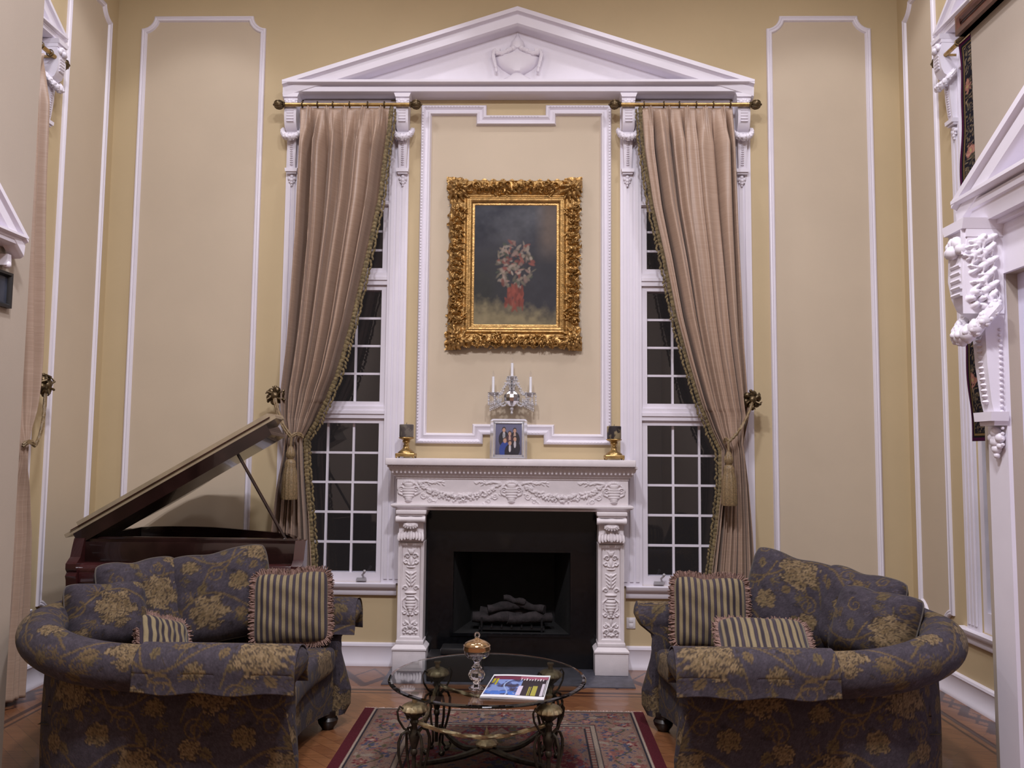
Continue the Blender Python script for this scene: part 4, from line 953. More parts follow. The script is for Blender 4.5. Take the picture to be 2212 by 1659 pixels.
# ------------------------------------------------------------------ rug
def rug():
    x0,x1,y0,y1=-.812,.788,-.972,-3.25; st=.0055
    xs=np.arange(x0,x1+st/2,st); ys=np.arange(y1,y0+st/2,st); A,B=np.meshgrid(xs,ys,indexing='ij'); nx,nz=A.shape
    dx=np.minimum(A-x0,x1-A); de=y0-B; de=np.minimum(de,B-y1)
    side=np.where(dx-.05<de-.0,dx-.055,de)       # side selvedge wider than the ends
    d=np.minimum(dx-.058,de-.006)
    tan=np.array([.215,.135,.105]); rose=np.array([.20,.085,.07]); red=np.array([.085,.014,.02]); dkc=np.array([.025,.022,.03]); cream=np.array([.36,.28,.22]); blue=np.array([.045,.045,.07]); green=np.array([.10,.085,.05])
    C=np.zeros((nx,nz,3)); C[:]=red
    n1=fractal((nx,nz),(60,84),3,2); n2=fractal((nx,nz),(28,40),8,2); n3=fractal((nx,nz),(90,124),12,2)
    def put(m,c): C[m]=c
    put(d>0,cream); put(d>.010,dkc); put(d>.020,tan*.8); 
    b1=(d>.03)&(d<.235); put(b1,tan)
    # floral main border
    al=np.where(dx-.058<de-.006,B,A)
    v=np.abs(d-.13-.045*np.sin(al*2*PI/.30)); put(b1&(v<.007),green*.8)
    for per,off,rad,cols in ((.30,0,.042,(red*1.4,rose*1.3,cream)),(.30,.15,.042,(blue*1.3,rose*1.5,tan*1.3))):
        q=((al-off+.15)%per)-.15; cy=.13+(.05 if off==0 else -.05)*-1
        r=np.hypot(q,d-cy); a=np.arctan2(d-cy,q); fl=r<rad*(.8+.2*np.cos(6*a)); put(b1&fl,cols[0]); put(b1&(r<rad*.66*(.85+.15*np.cos(6*a+1))),cols[1]); put(b1&(r<rad*.3),cols[2])
        for s in (-1,1):
            qq=np.hypot((q-s*.07)/.022,(d-cy+.02*s)/.011); put(b1&(qq<1),green if s>0 else blue*1.4)
    put(b1&(n1>.66),rose); put(b1&(n3>.69),blue*1.5); put(b1&(n2>.74),cream*.7)
    for e in (.235,.262,.292): put((d>e)&(d<e+.008),dkc)
    put((d>.243)&(d<.262),cream*.75); put((d>.27)&(d<.292),rose); put((d>.27)&(d<.292)&(np.sin(al*2*PI/.035)>.2),cream*.7)
    f=d>.30; put(f,red*1.25+np.array([.02,.01,.01]))
    cx,cy=-.012,-2.11; ex,ey=(A-cx)/.40,(B-cy)/.78; m=np.abs(ex)+np.abs(ey)*.9+.06*np.cos(8*np.arctan2(ey,ex))
    put(f&(m<1.02),cream*.6); put(f&(m<.98),tan*.95); put(f&(m<.55),red*1.5); put(f&(m<.5),blue*1.2); put(f&(m<.3),rose)
    cn=(np.abs(A-cx)/.46+np.abs(B-cy)/.86); put(f&(cn>1.32),tan*.85)
    put(f&(n1>.64),rose*1.1); put(f&(n2>.68),green*1.1); put(f&(n3>.68),blue*1.6); put(f&(np.abs(n1-.5)<.016),cream*.55)
    Z=.009+.0015*(n1-.5)
    mb=MB(); mb.grid(np.stack([A,B,Z],-1),C*.72)
    t=thing('persian_rug','dark red Persian rug with floral border under the glass table','rug',(0,-2.1,0))
    o=mb.build('pile',RUGM,t,smooth=3,recalc=False)
    mb=MB(); mb.box(x0,x1,y1,y0,.001,.0075); mb.build('backing',RUGF,t,smooth=None)
    mb=MB(); r=np.random.default_rng(2)
    for k in range(330):
        x=x0+(x1-x0)*(k+.5)/330; L=r.uniform(.018,.034); q=r.uniform(-.008,.008)
        mb.add([(x-.0022,y0,.008),(x+.0022,y0,.008),(x+.002+q,y0+L,.003),(x-.002+q,y0+L,.003)],[(0,1,2,3)])
    mb.build('fringe',RUGF,t,smooth=None)
rug()

# ------------------------------------------------------------------ coffee table
TX,TY,TR,TZ=-.061,-1.928,.458,.45
t=thing('coffee_table','round glass coffee table on scrolled wrought iron legs over the rug','coffee table',(TX,TY,.011))
mb=MB(); mb.lathe([(0,TZ-.012),(TR-.012,TZ-.012),(TR-.003,TZ-.010),(TR,TZ-.006),(TR-.003,TZ-.002),(TR-.018,TZ),(0,TZ)],(TX,TY,0),128); mb.build('glass_top',TGLASS,t,smooth=.05)
cups=[(-.30,-.27),(.28,-.27),(-.262,.27),(.30,.27)]
for lx,ly in cups:
    cx,cy=TX+lx,TY+ly; g=.0105
    mb=MB()
    mb.lathe([(0,.29),(.014,.29),(.012,.31),(.02,.325),(.014,.335),(.03,.35),(.046,.365),(.05,.372),(0,.372)],(cx,cy,0),20,flute=.06,nf=10)
    mb.lathe([(0,.21),(.012,.215),(.022,.25),(.026,.27),(.018,.285),(.014,.295),(0,.295)],(cx,cy,0),14); mb.ball((cx,cy,.20),(.016,.016,.02),6,10)
    mb.tube([(cx,cy,.20),(cx,cy,.06)],.009,8)
    for k in range(4):
        q=k*PI/2+.6; c_,s_=cos(q),sin(q)
        pts=[(.012,.265),(.036,.292),(.060,.282),(.074,.25),(.072,.20),(.056,.14),(.036,.09),(.034,.05),(.052,.025),(.074,.022),(.082,.036),(.072,.048)]
        mb.tube([(cx+r*c_,cy+r*s_,z) for r,z in pts],[.0045,.0055,.006,.0065,.0065,.006,.006,.006,.0065,.006,.005,.0035],8)
        pts=[(.03,.34),(.05,.385),(.07,.40),(.082,.38),(.076,.345),(.05,.305),(.02,.285)]
        if k in (0,2): mb.tube([(cx+r*c_,cy+r*s_,z) for r,z in pts],.0048,7)
        mb.ball((cx+.056*c_,cy+.056*s_,.0135+g*.6),(.016,.016,.013),6,9)
    l=mb.build('leg',IRON,t)
    mb=MB(); mb.lathe([(0,.372),(.052,.372),(.058,.378),(.055,.388),(.045,.398),(.03,.405),(.012,.408),(.010,.425),(.016,.430),(.016,.4375),(0,.4375)],(cx,cy,0),30,flute=.045,nf=15); mb.build('shell_cap',IRONGOLD,l)
for i,j in ((0,1),(1,3),(3,2),(2,0)):
    a,b=cups[i],cups[j]; mb=MB(); P=[]
    for u in np.linspace(0,1,60): P.append((TX+a[0]+(b[0]-a[0])*u,TY+a[1]+(b[1]-a[1])*u,.325-.06*sin(PI*u)))
    mb.tube(P,.0085,9,lobes=3,twist=190); mb.build('rope_swag',IRONGOLD,t)
mb=MB()
for lx,ly in cups:
    P=[]
    for u in np.linspace(0,1,16):
        k=sin(PI*u)*.055; P.append((TX+lx*u*.92,TY+ly*u*.92-np.sign(ly)*k*.9,.13-.03*sin(PI*u)+.012*u))
    mb.tube(P,[.017-.006*u for u in np.linspace(0,1,16)],8)
mb.ball((TX,TY,.13),(.03,.03,.018),7,14); mb.build('cross_stretcher',IRON,t)
mb=MB(); mb.lathe([(0,.14),(.05,.142),(.052,.150),(.04,.162),(.02,.172),(.010,.178),(.014,.188),(.010,.20),(.004,.215),(0,.222)],(TX,TY,0),24,flute=.05,nf=12); mb.build('centre_finial',IRONGOLD,t)
# crystal candy dish with gilt cover
bx,by=-.098,-2.135
t=thing('candy_dish','lidded crystal candy dish with gold rim standing on the glass table','candy dish',(bx,by,TZ))
mb=MB(); mb.lathe([(0,.001),(.034,.001),(.036,.005),(.022,.012),(.012,.022),(.018,.034),(.030,.045),(.036,.060),(.033,.074),(.020,.086),(.024,.092),(.014,.102),(.011,.112),(.015,.120),(.022,.130),(.042,.136),(.054,.148),(.057,.166),(.053,.166),(.050,.150),(.038,.140),(0,.138)],(bx,by,TZ),32,flute=.035,nf=12); mb.build('crystal_stem_bowl',CRYSTAL,t,smooth=.5)
mb=MB(); mb.lathe([(.050,.1675),(.0585,.1675),(.060,.172),(.058,.183),(.060,.189),(.056,.191),(.05,.1895)],(bx,by,TZ),32); c=mb.build('gold_band',AMBER,t)
mb=MB(); mb.lathe([(0,.192),(.055,.192),(.05,.199),(.038,.206),(.022,.212),(.012,.216),(.010,.220),(0,.222)],(bx,by,TZ),32,flute=.03,nf=12); mb.build('lid_dome',AMBER,t)
mb=MB(); mb.tube([(bx+.010*cos(q),by,TZ+.232+.010*sin(q)) for q in np.linspace(0,2*PI,17)[:-1]],.0035,7,closed=True); mb.build('ring_knob',CRYSTAL,t)
# magazine
def magazine():
    Q=np.array([(-.075,-2.268),(.196,-2.292),(.233,-1.922),(-.030,-1.918)]); nx,nz=180,150
    u=np.linspace(0,1,nx)[:,None]+0*np.linspace(0,1,nz)[None,:]; v=np.linspace(0,1,nz)[None,:]+0*u
    P=(1-u)[...,None]*((1-v)[...,None]*Q[0]+v[...,None]*Q[3])+u[...,None]*((1-v)[...,None]*Q[1]+v[...,None]*Q[2])
    n=fractal((nx,nz),(9,8),5,3); n2=fractal((nx,nz),(20,16),6,2)
    C=np.zeros((nx,nz,3)); C[:]=(.72,.72,.74)
    def R(a,b,c,d,col): C[(u>a)&(u<b)&(v>c)&(v<d)]=col
    R(.02,.985,.10,.93,(.03,.022,.028)); R(.06,.50,.76,.91,(.16,.03,.06)); R(.50,.98,.80,.92,(.33,.10,.15))
    m=(u>.02)&(u<.56)&(v>.10)&(v<.76); C[m]=np.stack([.04+.07*n,.05+.10*n,.10+.28*n],-1)[m]
    C[m&(n>.56)]=(.20,.28,.55); C[m&(n<.42)]=(.05,.045,.08); C[m&(v<.26)&(n2>.40)]=(.06,.16,.52); C[m&(np.abs(u-.33-.05*np.sin(v*9))<.012)]=(.30,.40,.62)
    R(.05,.09,.60,.80,(.42,.36,.02)); R(.11,.14,.52,.80,(.42,.36,.02))
    R(.53,.60,.12,.50,(.62,.55,.68)); R(.70,.72,.12,.48,(.38,.34,.06)); R(.73,.74,.12,.48,(.38,.34,.06)); R(.76,.84,.12,.52,(.36,.33,.06)); R(.91,.95,.12,.62,(.55,.5,.56)); R(.965,.975,.14,.78,(.6,.58,.6))
    for k,(w,h) in enumerate(((.02,.10),(.028,.07),(.018,.10),(.028,.07),(.026,.07),(.018,.11),(.03,.07),(.02,.10),(.018,.08))):  # cover title in white letters
        a=.52+.047*k; R(a,a+.012,.74,.74+h,(.75,.7,.72)); R(a,a+w,.74+h*.5,.74+h*.5+.022,(.75,.7,.72))
    C[(v<.10)|(v>.93)|(u<.012)]=(.74,.74,.76)
    Zt=TZ+.006+.010*np.clip(u-.9,0,1)*v+.0015*np.sin(u*5)
    t=thing('magazine','glossy magazine with blue and black cover lying on the glass table','magazine',(.08,-2.1,TZ+.001))
    mb=MB(); mb.grid(np.dstack([P,Zt]),C); mb.build('cover',VPAPER,t,smooth=None,recalc=False)
    mb=MB(); b=[(x,y,TZ+.0008) for x,y in Q]; tp=[(x,y,TZ+.0045) for x,y in Q]; mb.add(b+tp,[(3,2,1,0),(4,5,6,7)]+[(i,(i+1)%4,4+(i+1)%4,4+i) for i in range(4)]); mb.build('page_block',WHITEP,t,smooth=None)
magazine()

# ------------------------------------------------------------------ damask pattern (one repeating tile, sampled onto the meshes)
TW,TN=.62,620
def make_tile():
    px=TW/TN; g=(np.arange(TN)+.5)*px; X,Y=np.meshgrid(g,g,indexing='ij'); r=np.random.default_rng(9)
    W1=fractal((TN,TN),(40,40),2,3); W2=fractal((TN,TN),(110,110),4,2)
    G=np.array([.082,.069,.088]); C=np.zeros((TN,TN,3)); C[:]=G; C*=(.75+.5*W1)[...,None]
    gold=np.array([.225,.155,.080]); hi=np.array([.30,.215,.120]); dk=np.array([.085,.062,.050]); olive=np.array([.14,.102,.052])
    def wrap(cx,cy): return (X-cx+TW/2)%TW-TW/2,(Y-cy+TW/2)%TW-TW/2
    def put(m,c,a=1.0):
        C[m]=C[m]*(1-a)+(np.array(c)*(.72+.56*W2[m])[:,None])*a
    def line(pts,w0,w1,c):
        P=np.array(pts); D=np.full((TN,TN),9.)
        n=len(P)
        for i in range(n-1):
            ax,ay=wrap(*P[i]); d=P[i+1]-P[i]; L2=d@d+1e-12; tt=np.clip((ax*d[0]+ay*d[1])/L2,0,1); w=w0+(w1-w0)*(i+tt)/n
            D=np.minimum(D,np.hypot(ax-tt*d[0],ay-tt*d[1])/w)
        put(D<1.5,dk,.55); put(D<1,c)
    def spiral(cx,cy,R,a0,sg,turns,w,c,n=30):
        line([(cx+R*(1-.82*k/n)*cos(a0+sg*2*PI*turns*k/n),cy+R*(1-.82*k/n)*sin(a0+sg*2*PI*turns*k/n)) for k in range(n+1)],w,w*.6,c)
    def leaf(cx,cy,L,w,a,c):
        x,y=wrap(cx,cy); p=(x*cos(a)+y*sin(a))/L; q=(-x*sin(a)+y*cos(a))/w; m=(p>0)&(p<1)&(np.abs(q)<np.sin(PI*np.clip(p,0,1))**.8*(1+.18*np.sin(p*34))); put(m,c); put(m&(np.abs(q)<.09),dk); put(m&(np.abs(np.sin(p*22+np.abs(q)*5))<.2),dk,.5)
    def peony(cx,cy,R,ph,c1=gold,c2=hi):
        x,y=wrap(cx,cy); rr=np.hypot(x,y); a=np.arctan2(y,x)
        for k,(f,n) in enumerate(((1,8),(.80,7),(.60,6),(.41,5),(.22,4))):
            b=R*f*(.80+.20*np.abs(np.cos(n*a/2+ph+k*1.3))); m=rr<b; put(m,dk,.8); m2=rr<b*.93; put(m2,c1 if k%2 else c2); put(m2&(np.abs(np.sin(a*n*2.5+k+rr*60))<.25)&(rr>b*.45),olive,.6)
    def spray(cx,cy,R,a,n,span,c,w=.0022):
        for k in range(n):
            b=a+span*(k/(n-1)-.5); L_=R*(1-.35*abs(k/(n-1)-.5)*2); bend=(k/(n-1)-.5)*.7
            line([(cx+L_*q*cos(b+bend*q),cy+L_*q*sin(b+bend*q)) for q in np.linspace(0,1,7)],w,w*.6,c)
    t=np.linspace(0,1,48)
    for k in range(46):     # quiet tone-on-tone leaf ground
        leaf(r.uniform(0,TW),r.uniform(0,TW),r.uniform(.03,.06),.010,r.uniform(0,2*PI),G*r.choice([.62,1.45,1.25]))
    line([(TW*u,.13+.075*sin(2*PI*u)) for u in t],.0046,.0046,gold*.85)
    line([(TW*u,.44+.085*sin(2*PI*u+2.4)) for u in t],.0046,.0046,gold*.8)
    line([(.10+.22*u,.18+.28*u+.05*sin(PI*2*u)) for u in t],.0042,.004,gold*.85); line([(.40+.12*sin(PI*u),.10+.33*u) for u in t],.0042,.0035,gold*.8)
    line([(.58-.16*u,.30+.26*u+.04*sin(PI*2*u)) for u in t],.0038,.003,olive*1.2); line([(.02+.13*u,.62-.24*u-.03*sin(PI*2*u)) for u in t],.0038,.003,olive*1.2)
    for a in ((.20,.30,.055,0,1,1.6),(.52,.27,.048,2,-1,1.6),(.05,.52,.05,1,1,1.5),(.33,.03,.045,3,-1,1.5),(.47,.56,.045,4,1,1.4),(.59,.12,.04,1,-1,1.3),(.24,.53,.036,2,1,1.3)): spiral(*a,.0036,gold*.85)
    for k in range(20): spray(r.uniform(0,TW),r.uniform(0,TW),r.uniform(.045,.075),r.uniform(0,2*PI),int(r.integers(5,9)),r.uniform(.8,1.6),[gold*.75,olive*1.1][k%2])
    for cx,cy,L,w,a in ((.10,.20,.075,.024,.9),(.27,.10,.085,.026,-.5),(.44,.16,.075,.024,.5),(.55,.36,.085,.025,2.2),(.36,.50,.075,.024,-.8),(.16,.46,.075,.024,2.6),(.02,.36,.07,.022,-.4),(.25,.40,.065,.02,1.7),(.50,.02,.07,.022,2.0),(.13,.02,.065,.02,.4),(.42,.34,.06,.02,-2.4),(.33,.58,.07,.022,.7),(.57,.47,.065,.02,-1.2)): leaf(cx,cy,L,w,a,gold*.9 if r.random()<.5 else olive*1.25)
    def bloom(cx,cy,R,ph,c1=gold,c2=hi):    # open petalled bloom with hatched petals
        x,y=wrap(cx,cy); x=x+.010*(W1-.5)*6*R/.1; y=y+.008*(W2-.5)*3*R/.1; rr=np.hypot(x,y*1.12); a=np.arctan2(y,x)
        for k,(f,n) in enumerate(((1,6),(.80,5),(.60,5),(.40,4),(.22,3))):
            b=R*f*(.70+.30*np.abs(np.cos(n*a/2+ph+k*1.9))**.7); m=rr<b; put(m,dk*.8,.85); m2=rr<b*.92; put(m2,c1 if k%2 else c2); put(m2&(np.abs(np.sin(a*n*3.5+k*2+ph))<.30)&(rr>b*.35),olive,.7); put(m2&(rr>b*.80),hi*1.05,.5)
    bloom(.14,.11,.105,.3); bloom(.44,.43,.115,1.1); bloom(.31,.245,.062,2.0,olive*1.3,gold); bloom(.59,.60,.060,.5,gold,hi); bloom(.07,.36,.05,1.4,olive*1.3,gold); bloom(.54,.19,.055,2.4,gold,hi)
    C[:]=C*(.8+.4*r.random((TN,TN)))[...,None]
    return np.clip(C,.004,1)
TILE=make_tile()*np.array([.56,.55,.54])
def pat(u,v,rot=0,sc=1.0,ou=0,ov=0):
    a=(np.asarray(u)*cos(rot)-np.asarray(v)*sin(rot))/sc+ou; b=(np.asarray(u)*sin(rot)+np.asarray(v)*cos(rot))/sc+ov
    return TILE[(a/TW*TN).astype(int)%TN,(b/TW*TN).astype(int)%TN]

# ------------------------------------------------------------------ loveseats
def resample(P,step):
    P=np.array(P,float); L=np.r_[0,np.cumsum(np.linalg.norm(np.diff(P,axis=0),axis=1))]; n=int(L[-1]/step); q=np.linspace(0,L[-1],n); return np.stack([np.interp(q,L,P[:,k]) for k in range(P.shape[1])],1),q
def sofa(sg,dx,dy,label,cov_label):
    T=lambda P:(np.asarray(P)*np.array([sg,1,1])+np.array([dx,dy,0]))
    t=thing('loveseat',label,'sofa',tuple(T((1.4,-1.72,0))),group='floral loveseats')
    ph=[]
    ph.append((.785,-2.26)); ph.append((1.60,-2.26))
    ph+=[(1.60+.41*sin(q),-1.85-.41*cos(q)) for q in np.linspace(0,PI/2,24)]
    ph+=[(1.66+.35*cos(q),-1.54+.35*sin(q)) for q in np.linspace(0,PI/2,24)]
    ph.append((.80,-1.19))
    P,S=resample(ph,.0055); N=len(P); Tn=np.gradient(P,axis=0); Tn/=np.linalg.norm(Tn,axis=1)[:,None]
    k=np.ones(31)/31; Tn=np.stack([np.convolve(np.pad(Tn[:,i],15,mode='edge'),k,'valid') for i in (0,1)],1); Tn/=np.linalg.norm(Tn,axis=1)[:,None]
    O=np.stack([Tn[:,1],-Tn[:,0]],1)
    w=S/S[-1]; back=np.clip((w-.20)/.22,0,1)*np.clip((.86-w)/.22,0,1); back=back*back*(3-2*back)
    zt=.668+.085*back
    def profile(z_t,off=0.0,hang=None):
        rr=.095+off; zc=z_t-.095; cx=.025; out=[]
        if hang is None:
            for z in np.arange(.065,zc-.10,.0055): out.append((0.004*sin((z-.065)*8),z))
        else:
            for q in np.linspace(0,1,14): out.append((cx+rr*1.0+hang*.10*(1-q)**2,zc-hang+hang*q))
        a0=-112 if hang is None else 0
        for q in np.linspace(math.radians(a0),math.radians(195),66 if hang is None else 44): out.append((cx+rr*cos(q),zc+rr*sin(q)))
        e=out[-1]; zb=.075 if hang is None else .50
        for z in np.linspace(e[1],zb,90 if hang is None else 40)[1:]: out.append((e[0]-.018*(e[1]-z)/max(1e-6,e[1]-zb),z))
        return np.array(out)
    fx=lambda z: np.interp(z,[.05,.12,.20,.30,.42,.50,.555,.60,.66,.70],[.005,-.045,-.045,-.01,.035,.02,-.05,-.072,-.07,-.06])
    def warp(Q,s,o=None):     # scrolled front edge of both arms
        d0=np.clip(1-s/.20,0,1)**1.6; d1=np.clip(1-(S[-1]-s)/.20,0,1)**1.6
        z=Q[...,2]; k=1.0 if o is None else np.where(z>.52,1,np.clip((z-.44)/.08,0,1)+(1-np.clip((z-.44)/.08,0,1))*np.clip((o+.088)/.085,0,1)); Q[...,0]+=fx(z)*(d1+.62*d0)*k; return Q
    n0=len(profile(.7)); Q=np.zeros((N,n0,3)); Cc=np.zeros((N,n0,3))
    for i in range(N):
        pr=profile(zt[i])
        if len(pr)!=n0:
            L=np.r_[0,np.cumsum(np.hypot(*np.diff(pr,axis=0).T))]; q=np.linspace(0,L[-1],n0); pr=np.stack([np.interp(q,L,pr[:,0]),np.interp(q,L,pr[:,1])],1)
        L=np.r_[0,np.cumsum(np.hypot(*np.diff(pr,axis=0).T))]
        Q[i,:,0]=P[i,0]+O[i,0]*pr[:,0]; Q[i,:,1]=P[i,1]+O[i,1]*pr[:,0]; Q[i,:,2]=pr[:,1]
        Q[i]=warp(Q[i],S[i],pr[:,0]); Cc[i]=pat(S[i]+0*L,L,0,1,.12,.02)
    mb=MB(); mb.grid(T(Q),Cc)
    for e in (0,-1):     # arm front panels
        R0=Q[e]; G=[R0]
        yc=(R0[0,1]+R0[-1,1])/2; zz=R0[:,2]; io=np.argmax(zz)      # centre line of the panel: mean of its outer and inner edge at each height
        xo_=np.interp(zz,R0[:io+1,2],R0[:io+1,0]); xi_=np.interp(zz,R0[io:,2][::-1],R0[io:,0][::-1])
        cl=np.stack([(xo_+xi_)/2,np.full(n0,yc),np.minimum(zz,R0[io,2]-.05)],1)
        for u in np.linspace(.08,1,14):
            g=R0*(1-u)+cl*u; g[:,0]-=.016*sin(min(1,u*1.6)*PI/2); G.append(g)
        G=np.array(G); mb.grid(T(G),pat(G[...,1],G[...,2],0,1,.3,.1))
    mb.build('padded_frame',FABRIC,t,smooth=1.0)
    # arm covers
    for which,(s0,s1) in (('near',(-.006,.62)),('far',(S[-1]-.27,S[-1]+.006))):
        if which=='far' and sg>0: continue
        ss=np.arange(s0,s1,.0055); G=[];CC=[]
        for s in ss:
            i=int(np.clip(np.searchsorted(S,s),0,N-1)); pr=profile(zt[i],.008,.075)
            ex=(s-S[i]) if (s<0 or s>S[-1]) else 0
            q=np.zeros((len(pr),3)); q[:,0]=P[i,0]+O[i,0]*pr[:,0]+Tn[i,0]*ex; q[:,1]=P[i,1]+O[i,1]*pr[:,0]+Tn[i,1]*ex; q[:,2]=pr[:,1]
            q[:14,2]+=.006*sin(s*23); z=q[:,2].copy(); q[:,2]=np.maximum(q[:,2],.60); q=warp(q,np.clip(s,0,S[-1])); q[:,2]=z
            L=np.r_[0,np.cumsum(np.hypot(*np.diff(pr,axis=0).T))]; G.append(q); CC.append(pat(s+0*L,L,0,1,.33,.27))
        mb=MB(); mb.grid(T(np.array(G)),np.array(CC)); o=mb.build('arm_cover',FABRIC,t,smooth=1.0,recalc=False); sd=o.modifiers.new('t','SOLIDIFY'); sd.thickness=.006; sd.offset=0
    # seat deck + front apron
    ya,yb=-2.185,-1.275; ym=(ya+yb)/2; hw=(yb-ya)/2
    conc=lambda y: .055*(1-((y-ym)/hw)**2)
    ys=np.linspace(ya,yb,160); G=[];CC=[]
    for y in ys:
        x0=.835+conc(y); zb=.085+.035*(1-((y-ym)/hw)**2)
        pr=[(1.9,zb+.02),(x0+.03,zb)]+[(x0-.004*sin(q*PI),zb+(.30-zb)*q) for q in np.linspace(0,1,40)]+[(x0+.1,.302),(1.9,.302)]
        G.append([(x,y,z) for x,z in pr]); CC.append(pat(np.array([y]*len(pr)),np.array([z for x,z in pr]),0,1,.4,.2))
    mb=MB(); mb.grid(T(np.array(G)),np.array(CC)); mb.build('seat_base',FABRIC,t,smooth=1.0)
    G=[];CC=[]; vy=np.linspace(-1,1,170)
    for v in vy:
        e=(1-abs(v)**14)**.5; y=ym+hw*.99*v; x0=.79+conc(y)*1.05; x1=1.86; zc=.378; hh=.076*max(e,.02)
        tt=np.linspace(-PI/2,PI/2,34); fr=[(x0+.055-.055*cos(q)**.7*e+.03*(1-e),zc+hh*np.sign(sin(q))*abs(sin(q))**.6) for q in tt]
        top=[(x0+.055+(x1-x0-.055)*u,zc+hh+.012*sin(PI*u)*e) for u in np.linspace(0,1,120)[1:]]; bot=[(x1,zc-hh),(x0+.055,zc-hh)]
        pr=fr+top+bot; L=np.r_[0,np.cumsum([math.hypot(pr[i+1][0]-pr[i][0],pr[i+1][1]-pr[i][1]) for i in range(len(pr)-1)])]
        G.append([(x,y,z) for x,z in pr]); CC.append(pat(np.array([y]*len(pr)),L,0,1,.05,.32))
    mb=MB(); mb.grid(T(np.array(G)),np.array(CC),cv=True); mb.build('seat_cushion',FABRIC,t,smooth=1.2)
    for x,y in ((.86,-1.255),(.88,-2.20),(1.88,-1.98),(1.88,-1.45)):
        c=T((x,y,0)); mb=MB(); mb.lathe([(0,0.0),(.03,0),(.034,.008),(.05,.03),(.055,.05),(.045,.066),(.05,.075),(.05,.10),(0,.10)],tuple(c),20); mb.build('bun_foot',FOOTM,t)
    return t
sofa(1,0.0,0.0,'floral grey-blue loveseat at the right of the rug','')
sofa(-1,-.085,-.06,'floral grey-blue loveseat at the left of the rug','')

# ------------------------------------------------------------------ pillows
def basis(n,roll):
    n=Vector(n).normalized(); r=Vector((0,0,1)).cross(n)
    r.normalize(); u=n.cross(r); q=math.radians(roll); return (r*cos(q)+u*sin(q)),(u*cos(q)-r*sin(q)),n
def pillow(name,label,c,w,h,th,n,roll,kind,group,off=(0,0),flop=0,cat='pillow'):
    t=thing(name,label,cat,tuple(c),group=group); r,u,nn=basis(n,roll); m=72
    A,B=np.meshgrid(np.linspace(-1,1,m),np.linspace(-1,1,m),indexing='ij')
    fall=(np.clip(1-A**4,0,1)**.62)*(np.clip(1-B**4,0,1)**.62)
    pinch=.05; rc=(1-.105*(A*B)**4); x=A*w/2*(1-pinch*(1-B**2)*A**2)*rc; y=B*h/2*(1-pinch*(1-A**2)*B**2)*rc; y=y-.03*h*np.exp(-((A+.1)/.28)**2)*np.clip(B,0,1)**3
    y=y-flop*(A**2)*(B>0)*B*h*.5
    R_=np.random.default_rng(int(abs(c[0]*1000))); wr=.006*np.sin(9*A+4*B+c[0]*7)*np.sin(6*B-3*A)
    mb=MB(); r=np.array(r);u=np.array(u);nn=np.array(nn)
    if kind=='floral': col=pat(A*w/2,B*h/2,0,1,*off)
    else:
        k=((A*w/2+.005)/.0335)%1; g=np.array([.225,.175,.095]); d=np.array([.024,.017,.024]); col=np.where((k<.5)[...,None],g,d); col=np.where((np.abs(k-.25)<.035)[...,None],g*.8,col); col=np.where((np.abs(k-.75)<.05)[...,None],d*1.9,col)
    for s in (1,-1):
        z=s*(th/2*fall)+wr*fall; Pp=np.array(c)+x[...,None]*r+y[...,None]*u+z[...,None]*nn; mb.grid(Pp if s>0 else Pp[::-1],col if s>0 else col[::-1])
    mb.build('cushion_body',FABRIC if kind=='floral' else STRIPE,t,smooth=3)
    E=[(A[i,0],B[i,0],x[i,0],y[i,0]) for i in range(m)]+[(0,0,x[-1,j],y[-1,j]) for j in range(m)]+[(0,0,x[i,-1],y[i,-1]) for i in range(m-1,-1,-1)]+[(0,0,x[0,j],y[0,j]) for j in range(m-1,-1,-1)]
    E=np.array([(e[2],e[3]) for e in E]); 
    if kind=='stripe':
        mb=MB(); L=np.r_[0,np.cumsum(np.hypot(*np.diff(E,axis=0).T))]; K=620; rg=np.random.default_rng(5)
        for k in range(K):
            q=L[-1]*(k+rg.random())/K; ex=np.interp(q,L,E[:,0]); ey=np.interp(q,L,E[:,1]); o=np.array([ex/(w/2),ey/(h/2)]); o=np.sign(o)*np.abs(o)**7; o/=np.linalg.norm(o)+1e-9
            ln=rg.uniform(.020,.034); tg=np.array([-o[1],o[0]]); b0=np.array([ex,ey]); zz=rg.uniform(-.009,.009); b1=b0+o*ln+tg*rg.uniform(-.012,.012); z1=zz+rg.uniform(-.012,.012)
            f=lambda p,z:np.array(c)+p[0]*r+p[1]*u+z*nn
            mb.tube([f(b0-o*.004,zz*.3),f((b0+b1)/2+o*.002,zz),f(b1,z1)],[.0042,.0036,.002],4,cap=False)
        mb.build('fringe',FRINGE,t)
    else:
        mb=MB(); mb.tube([np.array(c)+e[0]*r+e[1]*u for e in E[::3]],.0045,6,closed=True,C=(.10,.085,.075)); mb.build('piping',FABRIC,t)
    return t
G1='back pillows on the loveseats'; G2='striped fringed pillows'
